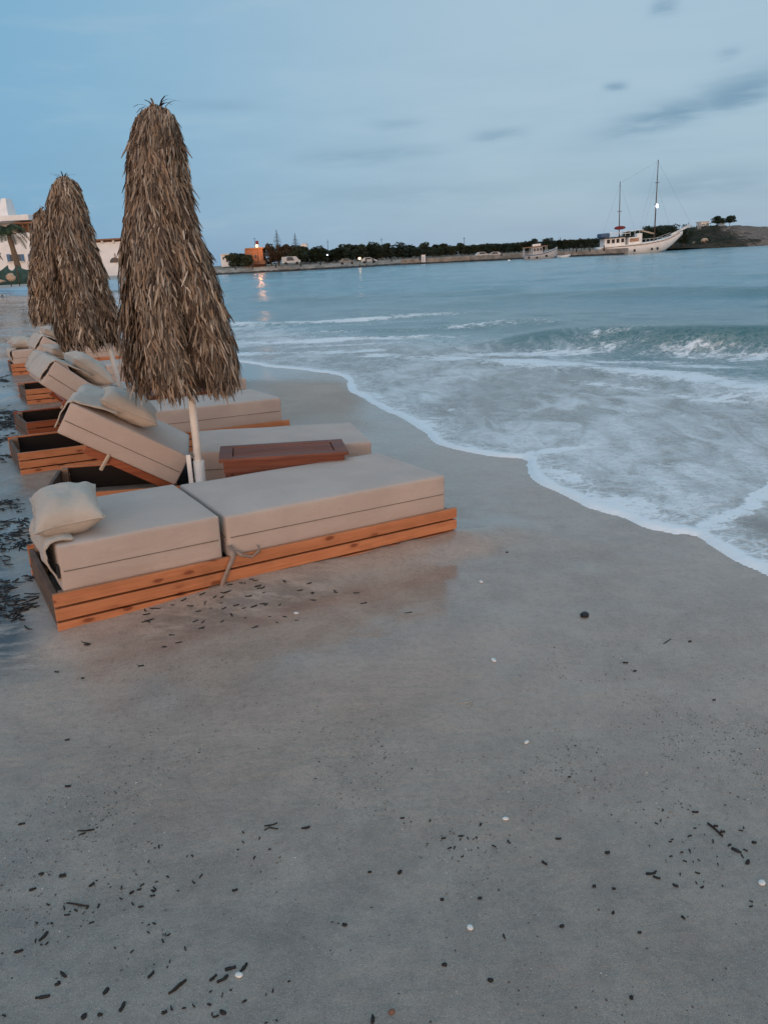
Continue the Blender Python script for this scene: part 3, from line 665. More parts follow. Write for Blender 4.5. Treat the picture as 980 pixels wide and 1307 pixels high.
# pillows: each with the cloth flap that hangs over the head end
def make_pillow(mat, cx, cy, sx, sy, th, rz, label, flap=None, tip=(0, 0), seed=0, lift=0.0, zt=ZF + TH + .012):
    root = thing('pillow', label, 'pillow', group='taupe pillows on the sun loungers', mat=mat @ Matrix.Translation((cx, cy, zt + lift)))
    n = 26; V = []; rot = Matrix.Rotation(rz, 3, 'Z') @ Matrix.Rotation(tip[0], 3, 'X') @ Matrix.Rotation(tip[1], 3, 'Y')
    b = MB()
    def P(i, j, sgn):
        u = -1 + 2 * i / n; v = -1 + 2 * j / n
        pin = 1 - .10 * (1 - abs(u) ** 2) * abs(v) ** 6 ; pin2 = 1 - .10 * (1 - abs(v) ** 2) * abs(u) ** 6
        prof = max(0, (1 - abs(u) ** 3.2) * (1 - abs(v) ** 3.2)) ** .62
        wr = mnoise.noise(Vector((u * 2.3 + seed, v * 2.3, sgn))) * .10 + mnoise.noise(Vector((u * 6 + seed, v * 6, sgn * 2))) * .045
        z = sgn * th / 2 * prof * (1 + wr * 1.6)
        z += .02 * mnoise.noise(Vector((u * 1.4, v * 1.4, seed + 5))) * (1 if sgn > 0 else .4)
        p = rot @ Vector((u * sx / 2 * pin2, v * sy / 2 * pin, z)); p.z += th * .46
        return p
    for sgn in (1, -1):
        i0 = len(b.v)
        for i in range(n + 1):
            for j in range(n + 1): b.v.append(tuple(P(i, j, sgn)))
        for i in range(n):
            for j in range(n):
                q = i0 + i * (n + 1) + j; b.f.append((q, q + 1, q + n + 2, q + n + 1)); b.mi.append(0)
    me = b.mesh('cover', 'pillow_fabric', True)
    bm = bmesh.new(); bm.from_mesh(me); bmesh.ops.remove_doubles(bm, verts=bm.verts, dist=.0015); bmesh.ops.recalc_face_normals(bm, faces=bm.faces); bm.to_mesh(me); bm.free()
    o = bpy.data.objects.new('cover', me); C.objects.link(o); o.parent = root
    pts = [P(i, 0, 0) for i in range(n + 1)] + [P(n, j, 0) for j in range(1, n + 1)] + [P(i, n, 0) for i in range(n - 1, -1, -1)] + [P(0, j, 0) for j in range(n - 1, 0, -1)]
    MB().tube(pts + [pts[0]], .004, 5).obj('piping', 'pillow_fabric', root, True)
    if flap:
        path, y0, y1 = flap; path = [(a + .028, z) for a, z in path]                       # path in (x, z) relative to the cushion's head edge
        b = MB(); m_ = 14; rings = []
        q = []
        for a, c_ in zip(path[:-1], path[1:]):
            for k in range(5): q.append((a[0] + (c_[0] - a[0]) * k / 5, a[1] + (c_[1] - a[1]) * k / 5))
        q.append(path[-1])
        for _ in range(3): q = [q[0]] + [((a[0] + 2 * b_[0] + c_[0]) / 4, (a[1] + 2 * b_[1] + c_[1]) / 4) for a, b_, c_ in zip(q[:-2], q[1:-1], q[2:])] + [q[-1]]
        i0 = 0; K = len(q)
        for side in (0, 1):
            for k, (x, z) in enumerate(q):
                dx, dz = (q[min(k + 1, K - 1)][0] - q[max(k - 1, 0)][0], q[min(k + 1, K - 1)][1] - q[max(k - 1, 0)][1]); l_ = math.hypot(dx, dz) + 1e-9
                for j in range(m_ + 1):
                    v = j / m_; wv = .008 * mnoise.noise(Vector((k * .35, v * 5, seed))) + .004 * math.sin(v * 9 + seed) + .006
                    off = wv + (.0 if side == 0 else -.008)
                    b.v.append((x - dz / l_ * off - cx, y0 + (y1 - y0) * v - cy + .01 * mnoise.noise(Vector((k * .4, seed, 1))), z + dx / l_ * off - zt - lift))
        S = K * (m_ + 1)
        for k in range(K - 1):
            for j in range(m_):
                a = k * (m_ + 1) + j; b.f.append((a, a + 1, a + m_ + 2, a + m_ + 1)); b.mi.append(0)
                b.f.append((S + a, S + a + m_ + 1, S + a + m_ + 2, S + a + 1)); b.mi.append(0)
        for k in range(K - 1):
            for j in (0, m_):
                a = k * (m_ + 1) + j; b.f.append((a, a + m_ + 1, S + a + m_ + 1, S + a)); b.mi.append(0)
        for j in range(m_):
            for k in (0, K - 1):
                a = k * (m_ + 1) + j; b.f.append((a, a + 1, S + a + 1, S + a)); b.mi.append(0)
        b.obj('flap', 'pillow_fabric', root, True)
    return root
HZ = ZF + TH
flat_flap = [(.10, HZ + .015), (.04, HZ + .022), (-.012, HZ + .01), (-.028, HZ - .04), (-.020, HZ - .10), (.02, HZ - .17)]
up_flap = [(.30, HZ + .06), (.20, HZ + .05), (.09, HZ + .024), (.025, HZ + .016), (-.004, HZ - .02), (-.008, HZ - .10), (-.004, HZ - .19)]
make_pillow(loungers[1][1], .150, .30, .30, .44, .17, -.12, 'square taupe pillow on the head end of the nearest flat lounger', (flat_flap, .06, .50), tip=(.10, -.10), seed=3, lift=.0)
make_pillow(loungers[2][1], .37, .30, .38, .46, .16, .06, 'taupe pillow on the raised backrest of the second lounger, its flap over the top edge', (up_flap, .045, .74), seed=8)
make_pillow(loungers[3][1], .33, .32, .36, .48, .19, .04, 'taupe pillow on the raised backrest of the third lounger', (up_flap, .045, .74), seed=14)
make_pillow(loungers[4][1], .25, .42, .36, .50, .14, .05, 'pillow peeking out behind the backrest of the third lounger', (up_flap, .06, .72), seed=19)
make_pillow(loungers[5][1], .22, .42, .36, .52, .15, .0, 'pale bluish pillow under the farthest umbrella, behind the other raised backrests', (up_flap, .06, .74), seed=27)
make_pillow(loungers[6][1], .25, .40, .38, .54, .18, .12, 'plump pillow on the farthest flat lounger at the end of the row', ([(.1, HZ + .02), (.03, HZ + .02), (-.02, HZ - .02), (-.025, HZ - .12)], .1, .7), seed=33)

# ------------------------------------------------------------------ tables between the loungers
def make_table(c, yaw, W_, D_, H_, label, tilt=0.0):
    z = gz(*c); root = thing('side_table', label, 'table', group='low wooden tables between the loungers', mat=Matrix.Translation((c[0], c[1], z)) @ Matrix.Rotation(R(yaw), 4, 'Z') @ Matrix.Rotation(R(tilt), 4, 'Y'))
    w2, d2 = W_ / 2, D_ / 2; t = .022
    b = MB(); fr = .06
    b.box(-w2, w2, -d2, -d2 + fr, H_ - t, H_); b.box(-w2, w2, d2 - fr, d2, H_ - t, H_); b.box(-w2, -w2 + fr + .02, -d2 + fr + .001, d2 - fr - .001, H_ - t, H_); b.box(w2 - fr - .02, w2, -d2 + fr + .001, d2 - fr - .001, H_ - t, H_)
    b.obj('top_frame', 'table_wood', root, bevel=.004)
    b = MB(); n = 6; iw = D_ - 2 * fr - .012
    for k in range(n):
        y = -d2 + fr + .006 + iw * k / n; b.box(-w2 + fr + .026, w2 - fr - .026, y + .006, y + iw / n - .006, H_ - t, H_ - .003)
    b.obj('top_slats', 'table_wood', root, bevel=.002)
    e = .025
    for x0, x1, y0, y1 in ((-w2 + e, w2 - e, -d2 + e, -d2 + e + .018), (-w2 + e, w2 - e, d2 - e - .018, d2 - e), (-w2 + e, -w2 + e + .018, -d2 + e + .019, d2 - e - .019), (w2 - e - .018, w2 - e, -d2 + e + .019, d2 - e - .019)):
        MB().box(x0, x1, y0, y1, H_ - t - .075, H_ - t - .001).obj('apron', 'table_wood', root, bevel=.002)
    for sx in (-1, 1):
        for sy in (-1, 1):
            x, y = sx * (w2 - e - .045), sy * (d2 - e - .045)
            MB().box(min(x, x + sx * .04), max(x, x + sx * .04), min(y, y + sy * .04), max(y, y + sy * .04), -.06, H_ - t - .001).obj('leg', 'table_wood', root, bevel=.003)
    for x0, x1, y0, y1 in ((-w2 + e + .05, w2 - e - .05, -d2 + e + .006, -d2 + e + .016), (-w2 + e + .006, -w2 + e + .016, -d2 + e + .05, d2 - e - .05), (w2 - e - .016, w2 - e - .006, -d2 + e + .05, d2 - e - .05), (-w2 + e + .05, w2 - e - .05, d2 - e - .016, d2 - e - .006)):
        MB().box(x0, x1, y0, y1, .02, H_ - t - .077).obj('side_panel', 'table_wood', root, bevel=.002)
    return root
make_table((-.62, 4.69), 9, .78, .37, .465, 'dark red wooden table beside the nearest umbrella pole', tilt=1.5)
make_table((-1.98, 7.33), 29, .84, .34, .42, 'dark red wooden table half hidden under the fringe of the nearest umbrella', tilt=1.2)

# ------------------------------------------------------------------ closed thatched umbrellas
def make_umbrella(base, top, prof, lobes, nstrip, label, seed, sleeve=False, pole_r=.0245, coff=None, tw=1.0):
    """prof: (t, radius) from the crown (t=0) to the fringe (t=1); coff: sideways offset of the canopy centre along it"""
    rd = random.Random(seed)
    base = Vector((base[0], base[1], gz(base[0], base[1]))); top = Vector(top); H = (top - base).length
    root = thing('beach_umbrella', label, 'beach umbrella', loc=base, group='closed straw beach umbrellas')
    ax = (top - base)
    b = MB(); b.tube([ax.normalized() * -.2, ax * .5, ax * .97], pole_r, 14); b.obj('pole', 'white_pole', root, True)
    def interp(tab, t):
        for (a, ra), (c_, rc) in zip(tab[:-1], tab[1:]):
            if t <= c_:
                f = (t - a) / (c_ - a); f = f * f * (3 - 2 * f) * .5 + f * .5; return ra + (rc - ra) * f
        return tab[-1][1]
    coff = coff or [(0, 0), (1, 0)]
    t0 = prof[-1][0]
    def center(t): return ax * (1 - t) + Vector((interp(coff, t / t0), 0, 0))
    def rad(t, a):
        r_ = interp(prof, t); k = max(0, min(1, (t / t0 - .22) / .6))
        l_ = sum((am * math.cos(n_ * a + ph)) if n_ > 0 else (am * (abs(math.cos(-n_ * a / 2 + ph + .30 * math.sin(5 * t))) ** .5 - .80)) for n_, am, ph in lobes)
        return r_ * (1 + k * l_) * (1 + .05 * mnoise.noise(Vector((math.cos(a) * 2.5, math.sin(a) * 2.5, t * 9 + seed))))
    rings = []
    for k in range(40):
        t = .012 + (t0 - .03) * k / 39
        rings.append([center(t) + Vector((math.cos(a), math.sin(a), 0)) * rad(t, a) * .80 for a in [2 * math.pi * j / 48 for j in range(48)]])
    MB().loft(rings).obj('canopy', 'thatch_core', root, True)
    V = []; F = []
    per = 9
    for tuft in range(nstrip // per):
        u = rd.random(); tt = .004 + (t0 - .075) * (u ** .92) if rd.random() > .08 else t0 - rd.uniform(.02, .10)
        ta = rd.uniform(0, 2 * math.pi); lock = mnoise.noise(Vector((math.cos(ta) * 3.2, math.sin(ta) * 3.2, tt * 7 + seed * 2)))
        tl = lock * .7 + rd.gauss(0, .22); tout = rd.uniform(.0, .30) + (.75 * rd.random() if rd.random() < .14 else 0); trad = rd.uniform(.74, 1.05); tL = rd.uniform(.75, 1.25)
        for k in range(per):
            t = min(t0 - .01, max(.003, tt + rd.gauss(0, .010))); a = ta + rd.gauss(0, .028) / max(.08, rad(tt, ta)); r_ = rad(t, a); er = Vector((math.cos(a), math.sin(a), 0)); et = Vector((-math.sin(a), math.cos(a), 0))
            p = center(t) + er * r_ * (trad + rd.uniform(-.03, .03))
            nt_ = min(t + .05, t0); dn = (center(nt_) + er * rad(nt_, a)) - (center(t) + er * r_)
            dn = dn.normalized() if dn.length > 1e-5 else Vector((0, 0, -1))
            d = (dn + er * (tout + rd.uniform(-.05, .10)) + et * (tl + rd.gauss(0, .16))).normalized()
            L_ = rd.uniform(.055, .135) * tL; wd = rd.uniform(.0026, .0066) * tw
            if t < .03: d = (d + er * rd.uniform(.0, .7) + Vector((0, 0, rd.uniform(-.8, .3)))).normalized(); L_ *= .7
            sd = d.cross(er + Vector((rd.uniform(-.8, .8), rd.uniform(-.8, .8), rd.uniform(-.3, .3)))).normalized() * wd
            i0 = len(V); S = 4; q = p - d * L_ * .25; g_ = Vector((0, 0, -1)); curl = rd.uniform(-.15, .3)
            for s_ in range(S):
                f = s_ / (S - 1); ww = (.6, 1.0, .95, .38)[s_]
                V.append(q - sd * ww); V.append(q + sd * ww)
                d = (d + g_ * .16 - er * curl * .28 + et * rd.uniform(-.22, .22) + er * rd.uniform(-.10, .10)).normalized(); q = q + d * L_ / (S - 1)
            for s_ in range(S - 1): F.append((i0 + 2 * s_, i0 + 2 * s_ + 1, i0 + 2 * s_ + 3, i0 + 2 * s_ + 2))
    for k in range(9):                      # a few stray leaves at the crown
        a = rd.uniform(0, 6.28); er = Vector((math.cos(a), math.sin(a), 0)); q = center(.0) + er * rd.uniform(.01, .06); d = (er * .8 + Vector((0, 0, rd.uniform(.2, 1.0)))).normalized(); i0 = len(V)
        sd = d.cross(Vector((0, 0, 1))).normalized() * .007
        for s_ in range(4):
            V.append(q - sd * (1 - s_ * .22)); V.append(q + sd * (1 - s_ * .22)); q = q + d * .036; d = (d + Vector((0, 0, -.45))).normalized()
        for s_ in range(3): F.append((i0 + 2 * s_, i0 + 2 * s_ + 1, i0 + 2 * s_ + 3, i0 + 2 * s_ + 2))
    me = bpy.data.meshes.new('thatch'); me.from_pydata([tuple(v) for v in V], [], F); me.materials.append(M['thatch'])
    o = bpy.data.objects.new('thatch', me); C.objects.link(o); o.parent = root
    if sleeve:
        d = ax.normalized()
        MB().tube([d * -.15, d * .37], pole_r * 1.42, 14).obj('ground_sleeve', 'white_pole', root, True)
        pl = MB(); q = Matrix.Rotation(.2, 3, 'Z')
        pl.box(-.062, -.034, -.055, -.040, -.10, .42, Matrix.Translation(d * 0) @ Matrix.Shear('XY', 4, (d.x / d.z, d.y / d.z))); o2 = pl.obj('bracket_plate', 'white_pole', root, bevel=.003)
        MB().tube([Vector((-.035, -.045, .415)) + Vector((d.x, d.y, 0)) * .42, Vector((-.02, -.055, .425)) + Vector((d.x, d.y, 0)) * .42, Vector((-.012, -.055, .408)) + Vector((d.x, d.y, 0)) * .42], .004, 6).obj('hook', 'hook_metal', root)
    return root
# crown points are where each leaning pole ends
T1 = at(203, 136, 4.86); T2 = at(84, 226, 7.55); T3 = at(55, 266, 10.65)
make_umbrella((-1.155, 4.72), T1, [(0, .035), (.012, .085), (.03, .112), (.06, .132), (.134, .160), (.24, .188), (.345, .238), (.45, .276), (.555, .288), (.625, .292), (.668, .272)],
              [(-5, 1.0, 1.05), (3, .03, .5), (7, .03, .3)], 32000, 'nearest closed straw umbrella, tall and shaggy, with its pole behind the flat lounger', 5, sleeve=True,
              coff=[(0, -.02), (.14, -.05), (.4, -.065), (.8, -.025), (1, -.005)])
make_umbrella((-2.43, 7.46), T2, [(0, .035), (.012, .085), (.035, .12), (.10, .165), (.23, .200), (.39, .23), (.545, .258), (.60, .262), (.635, .245)],
              [(-5, .85, .2), (4, .03, .2)], 18000, 'middle closed straw umbrella, its white pole leaning left behind the raised backrests', 11,
              coff=[(0, -.02), (.16, -.06), (.36, -.10), (.6, -.11), (.85, -.14), (1, -.17)], tw=1.3)
make_umbrella((-4.66, 10.75), T3, [(0, .08), (.012, .13), (.03, .16), (.10, .185), (.25, .21), (.4, .23), (.55, .25), (.62, .24)],
              [(-4, .30, .7), (5, .03, .2)], 9000, 'farthest closed straw umbrella, partly hidden behind the middle one', 17, coff=[(0, .05), (.5, .06), (1, .09)], tw=1.6)

# ------------------------------------------------------------------ foliage
def leaf_cloud(b, c, r, n, size, rd, hollow=.45):
    for _ in range(n):
        d = Vector((rd.gauss(0, 1), rd.gauss(0, 1), rd.gauss(0, 1))).normalized(); k = rd.uniform(hollow, 1.0) ** .6
        p = Vector((c[0] + d.x * r[0] * k, c[1] + d.y * r[1] * k, c[2] + d.z * r[2] * k))
        a = Vector((rd.gauss(0, 1), rd.gauss(0, 1), rd.gauss(0, 1))).normalized(); e = a.orthogonal().normalized(); s_ = size * rd.uniform(.6, 1.5)
        b.quad([p - a * s_, p + e * s_ * .5, p + a * s_, p - e * s_ * .5])
def make_tree(name, label, cat, group, h, wd, seed, leaf='dark_leaves', clumps=9, n=70, trunk=.3, size=.28):
    rd = random.Random(seed); root = thing(name, label, cat, group=group)
    b = MB(); b.tube([(0, 0, -.6), (.05 * wd, 0, h * trunk), (.0, .05 * wd, h * .8)], [h * .035, h * .026, h * .008], 7)
    for k in range(5):
        a = k * 1.3 + seed; b.tube([(0, 0, h * (trunk + .03 * k)), (math.cos(a) * wd * .3, math.sin(a) * wd * .3, h * (trunk + .25 + .05 * k))], [h * .014, h * .005], 5)
    b.obj('trunk', 'bark', root, True)
    b = MB()
    for k in range(clumps):
        a = rd.uniform(0, 6.28); q = rd.uniform(.0, .62); zc = h * rd.uniform(trunk + .14, .86); fall = 1 - .55 * max(0, (zc / h - .6) / .4)
        leaf_cloud(b, (math.cos(a) * wd * .5 * q * fall, math.sin(a) * wd * .5 * q * fall, zc), (wd * rd.uniform(.18, .30) * fall, wd * rd.uniform(.18, .3) * fall, h * rd.uniform(.10, .17)), n, size, rd)
    b.obj('crown', leaf, root)
    return root
YT = 215.0
def far_base(px, Y, zz): 
    p = at(px, 334, Y); return Vector((p.x, Y, zz))

# ------------------------------------------------------------------ far shore: bank, pier, land behind
SKY_ = [(-64, 188), (-44, 203), (-36, 205), (-12, 212), (8, 216), (26, 212), (42, 194), (at(797, 322, 181).x, 181)]
def strip(name, mat, line, prof, jit=0.0, seed=0, step=1.5):
    """a long bank: prof = (distance behind the water line, height)"""
    rd = random.Random(seed); pts = []
    for a, b_ in zip(line[:-1], line[1:]):
        L = math.dist(a, b_); n = max(1, int(L / step))
        pts += [(a[0] + (b_[0] - a[0]) * k / n, a[1] + (b_[1] - a[1]) * k / n) for k in range(n)]
    pts.append(line[-1]); b = MB(); rings = []
    for p in pts: rings.append([Vector((p[0], p[1] + dy + rd.uniform(-jit, jit), z + rd.uniform(-jit, jit) * .7)) for dy, z in prof])
    b.loft(rings, close=False, cap=False); return b, rings
land = bpy.data.objects.new('far_shore', None)
b, _ = strip('far_shore', 'dry_soil', [(-420, 150), (-120, 170)] + SKY_[:6] + [(40, 210), (52, 226), (64, 234), (90, 245), (160, 262), (400, 300)], [(3.4, -1.2), (3.6, 1.15), (7, 1.35), (30, 1.9), (120, 2.4), (500, 2.5)], .10, 3, 4)
setk(b.obj('far_shore', 'dry_soil', None, True), 'structure')
pier = thing('pier', 'long low grey stone pier with a dark wet foot across the bay', 'pier', loc=(0, 200, SEA))
def strip_obj(nm, mat, prof, jit, seed, step):
    b, _ = strip(nm, mat, SKY_, [(dy, z) for dy, z in prof], jit, seed, step)
    for k in range(len(b.v)): b.v[k] = (b.v[k][0], b.v[k][1] - 200, b.v[k][2] - SEA)
    return b.obj(nm, mat, pier, False)
strip_obj('wet_foot', 'wet_rubble', [(-.5, -1.0), (-.1, SEA + .12), (.25, SEA + .42), (.9, SEA + .5)], .14, 5, .7)
strip_obj('stone_bank', 'bank_rubble', [(.5, -.4), (.65, .32), (1.3, .62), (2.6, 1.05), (3.9, 1.22)], .10, 6, .8)
b = MB()
for p, q in zip(SKY_[4:-1], SKY_[5:]):
    n = Vector((q[0] - p[0], q[1] - p[1], 0)).normalized(); m_ = Vector((-n.y, n.x, 0))
    A, B_ = Vector((p[0], p[1] - 200, 0)), Vector((q[0], q[1] - 200, 0))
    b.loft([[A + m_ * .3 + Vector((0, 0, -.6)), A + m_ * .3 + Vector((0, 0, 1.42)), A + m_ * 1.9 + Vector((0, 0, 1.44)), A + m_ * 1.9 + Vector((0, 0, -.6))], [B_ + m_ * .3 + Vector((0, 0, -.6)), B_ + m_ * .3 + Vector((0, 0, 1.42)), B_ + m_ * 1.9 + Vector((0, 0, 1.44)), B_ + m_ * 1.9 + Vector((0, 0, -.6))]])
b.obj('quay_deck', 'bank_rubble', pier)
for px in (300, 322, 352, 384, 409, 436, 500, 536, 590, 612, 640, 735, 752, 770):
    Y_ = 206.5 if px < 420 else 214.5 if px < 560 else 213 if px < 620 else 195 if px < 700 else 189 if px < 745 else 184.5; p = at(px, 338, Y_); MB().tube([(p.x, Y_ - 200, .9 - SEA), (p.x, Y_ - 200, 2.05 - SEA)], [.16, .13], 6).obj('bollard', 'dark_metal', pier, True)

# the tree line
protos = [make_tree('shore_tree', 'dark tree in the low wood line behind the pier', 'tree', 'dark trees behind the pier', 5.0, 5.5, 31 + k, ('dark_leaves', 'dark_leaves', 'olive_leaves', 'dark_leaves')[k], 13, 80, .04, .30) for k in range(4)]
rd = random.Random(77)
marks = [(385, 428, 'between the tall pines and the first pole', 322, 314), (428, 470, 'above the bright street lamp', 318, 313), (470, 545, 'between the street lamp and the white kiosk', 317, 310), (545, 620, 'right of the white kiosk', 318, 311), (620, 680, 'above the parked cars and the fishing boat', 317, 312), (680, 770, 'between the fishing boat and the tall ship', 315, 305)]
first = set()
for a, e, txt, yl, yh_ in marks:
    x = a + 2
    while x < e:
        k = rd.randrange(4); Y_ = rd.uniform(222, 238); p = at(x, rd.uniform(yh_ - 1, yl + 1.5), Y_); hh = p.z - 1.5
        lab = 'dark rounded tree in the low wood line ' + txt
        o = protos[k] if k not in first else dup(protos[k])
        first.add(k); o.location = (p.x, Y_, 1.5); o.rotation_euler = (0, 0, rd.uniform(0, 6)); s_ = max(.6, hh / 4.3); o.scale = (s_ * rd.uniform(1.0, 1.5), s_, s_); o['label'] = lab
        x += rd.uniform(3.6, 6.0)
    # low scrub in front
# trees at the lit house and the tall clump
for px, top, w_, lf, lab in [(296, 322, 6, 'olive_leaves', 'low bushy tree left of the orange lit house'), (315, 323.5, 4.5, 'olive_leaves', 'low bush in front of the orange lit wall'), (306, 320, 6, 'dark_leaves', 'dark bushy tree touching the left wall of the orange lit house'), (343, 309, 5, 'brown_leaves', 'brownish tall tree just right of the orange lit house'), (353, 311, 5.5, 'brown_leaves', 'broad brownish tree under the first slender pine'), (364, 310, 5.5, 'brown_leaves', 'brownish tree between the two slender pines'), (375, 312, 5.5, 'olive_leaves', 'dark olive tree under the second slender pine'), (384, 316, 4.5, 'dark_leaves', 'small dark tree right of the second slender pine'),
                             (812, 291, 9, 'dark_leaves', 'dark tree behind the deck of the tall ship'), (826, 287, 9, 'dark_leaves', 'dark tree left of the main mast of the tall ship'), (846, 285, 9, 'dark_leaves', 'dark tree just right of the main mast of the tall ship'), (860, 286, 9, 'dark_leaves', 'dark tree above the bow of the tall ship'), (804, 294, 8, 'dark_leaves', 'dark tree behind the funnel of the tall ship'), (836, 287, 9, 'dark_leaves', 'dark tree directly behind the main mast of the tall ship'), (853, 286, 8, 'dark_leaves', 'dark tree behind the fore deck of the tall ship'), (874, 286, 7, 'dark_leaves', 'ragged dark tree above the bowsprit of the tall ship')]:
    Y_ = (211 if px == 315 else 218) if px < 500 else 236; p = at(px, top, Y_); h_ = p.z - 1.2
    t_ = make_tree('shore_tree', lab, 'tree', None, h_, w_, int(px), lf, 17, 80, .10, .27); t_.location = (p.x, Y_, 1.2)
def norfolk(px, top, bot, lab, seed):
    Y_ = 224; p = at(px, top, Y_); q = at(px, bot, Y_); h_ = p.z - 1.3; rd = random.Random(seed)
    t_ = thing('norfolk_pine', lab, 'pine tree', loc=(p.x, Y_, 1.3), group='slender pines by the lit house')
    MB().tube([(0, 0, -.5), (0, 0, h_)], [.2, .04], 6).obj('trunk', 'bark', t_, True); b = MB()
    zz = h_ - .3; r_ = .12
    while zz > h_ * .45:
        for k in range(6):
            a = k * 1.05 + zz; d = Vector((math.cos(a), math.sin(a), .22)).normalized(); e = Vector((-math.sin(a), math.cos(a), 0))
            for j in range(3): b.quad([Vector((0, 0, zz)) + d * r_ * j / 3 - e * .07, Vector((0, 0, zz)) + d * r_ * (j + 1) / 3 - e * .09 + Vector((0, 0, .05)), Vector((0, 0, zz + .1)) + d * r_ * (j + 1) / 3 + e * .09, Vector((0, 0, zz + .06)) + d * r_ * j / 3 + e * .07])
        zz -= .38; r_ = min(1.25, r_ + .145)
    b.obj('crown', 'dark_leaves', t_)
norfolk(352.5, 292.5, 312, 'taller slender pine with airy tiers above the brown trees', 1); norfolk(376, 297, 313, 'shorter dense slender pine left of the white lit building', 2)

# ------------------------------------------------------------------ far buildings
def box_at(b, x0, x1, y_top, y_bot, Y0, dep, org):
    p = at((x0 + x1) / 2, y_top, Y0); q = at((x0 + x1) / 2, y_bot, Y0); l_ = at(x0, (y_top + y_bot) / 2, Y0).x; r_ = at(x1, (y_top + y_bot) / 2, Y0).x
    b.box(l_ - org[0], r_ - org[0], Y0 - org[1], Y0 + dep - org[1], q.z - org[2], p.z - org[2])
def part_at(nm, mat, par, x0, x1, y0, y1, Y, dep, bevel=0):
    b = MB(); box_at(b, x0, x1, y0, y1, Y, dep, par.matrix_world.translation if par.parent is None else par.parent.matrix_world.translation); return b.obj(nm, mat, par, bevel=bevel)
def far_thing(nm, lab, cat, px, py, Y, group=None):
    p = at(px, py, Y); o = thing(nm, lab, cat, loc=(p.x, p.y, p.z), group=group); o.matrix_world = Matrix.Translation(p); return o
h_ = far_thing('white_house', 'small white house at the left end of the pier', 'house', 286, 334, 222)
part_at('wall', 'white_wall', h_, 282, 291.5, 325, 340, 222, 5); part_at('roof', 'cream_wall', h_, 281.5, 292, 323.7, 325, 221.7, 5.6); part_at('window', 'window_glass', h_, 284, 286, 327.5, 331, 221.93, .1); part_at('door', 'roof_wood', h_, 288.3, 290, 328, 334, 221.93, .1)
h_ = far_thing('lit_house', 'house front lit orange by a lamp at the far shore', 'house', 325, 336, 216)
part_at('wall', 'orange_wall', h_, 313, 336, 317.5, 341, 216, 6)
part_at('roof', 'roof_wood', h_, 312.5, 336.5, 315.8, 317.5, 215.7, 6.6); part_at('chimney', 'red_canvas', h_, 326.4, 329.4, 307, 315.8, 218, .8)
part_at('window', 'window_glass', h_, 317.5, 320, 325, 329, 215.92, .1); part_at('window', 'window_glass', h_, 325, 327.5, 325, 329, 215.92, .1); part_at('door', 'boat_rust', h_, 331, 333, 326, 334.5, 215.92, .1); part_at('porch_step', 'orange_wall', h_, 319, 338, 332.5, 337, 213, 2.6)
def lamp_thing(px, y_head, y_base, Y, lab, mat, r_, energy, col, armx=.0):
    p = at(px, y_base, Y); q = at(px, y_head, Y); hgt = q.z - p.z
    o = thing('street_lamp', lab, 'street lamp', loc=(p.x, Y, p.z)); MB().tube([(0, 0, -.3), (0, 0, hgt - .0)], [.07, .045], 6).obj('pole', 'dark_metal', o, True)
    b = MB(); b.blob((armx, -.15, hgt), (r_, r_, r_), 7, 0.0); b.obj('lamp_head', mat, o, True)
    if energy:
        l_ = bpy.data.lights.new('lamp_light', 'POINT'); l_.energy = energy; l_.color = col; l_.shadow_soft_size = r_; lo = bpy.data.objects.new('lamp_light', l_); C.objects.link(lo); lo.parent = o; lo.location = (armx, 1.9, hgt - .2)
    return o
lamp_thing(330, 313.5, 336, 211.5, 'bright warm lamp in front of the orange lit house', 'lamp_orange', .36, 420, (1.0, .42, .14))
lamp_thing(459.3, 329.5, 338, 205.5, 'single bright warm street lamp on the pier with its glint on the water', 'lamp_warm', .30, 40, (1.0, .62, .30))
lamp_thing(418.5, 325, 336, 206, 'dim pale lamp on the pier left of the bright one', 'lamp_cool', .20, 0, None)
h_ = far_thing('floodlit_building', 'white building glowing behind the trees right of the slender pines', 'building', 389, 330, 245)
part_at('wall', 'white_wall', h_, 384, 392, 312, 335, 245, 6); part_at('roof', 'cream_wall', h_, 384.5, 391, 310.5, 312, 245, 6); part_at('window', 'window_glass', h_, 386, 387.5, 313.5, 316, 244.9, .1)
k_ = far_thing('kiosk', 'white upright kiosk standing alone on the pier', 'kiosk', 540, 333, 212)
part_at('wall', 'white_wall', k_, 538, 542.6, 325.4, 334, 212, .9); part_at('roof', 'cream_wall', k_, 537.7, 543, 324.8, 325.4, 211.9, 1.1); part_at('door', 'grey_wall', k_, 539, 541, 327, 333.5, 211.93, .06)
for px, yt, yb, lab in [(419.5, 305, 330, 'thin mast with a faint light rising behind the dim lamp'), (487.5, 303, 322, 'thin mast above the trees left of the white kiosk'), (592.5, 302, 318, 'thin mast above the trees right of the white kiosk'), (714.5, 302, 322, 'thin mast right of the fishing boat'), (325.5, 303, 313, 'short mast on the roof line of the orange lit house'), (877.5, 283, 300, 'thin mast left of the lattice tower on the headland'), (447, 310, 322, 'short mast above the bright street lamp')]:
    Y_ = 226; p = at(px, yb, Y_); q = at(px, yt, Y_); o = thing('mast_pole', lab, 'mast', loc=(p.x, Y_, p.z), group='thin masts above the tree line'); H_ = q.z - p.z
    MB().tube([(0, 0, -1.2), (0, 0, H_)], [.09, .05], 5).obj('pole', 'dark_metal', o, True); MB().tube([(-.4, 0, H_ * .86), (.4, 0, H_ * .86)], .035, 4).obj('crossbar', 'dark_metal', o)

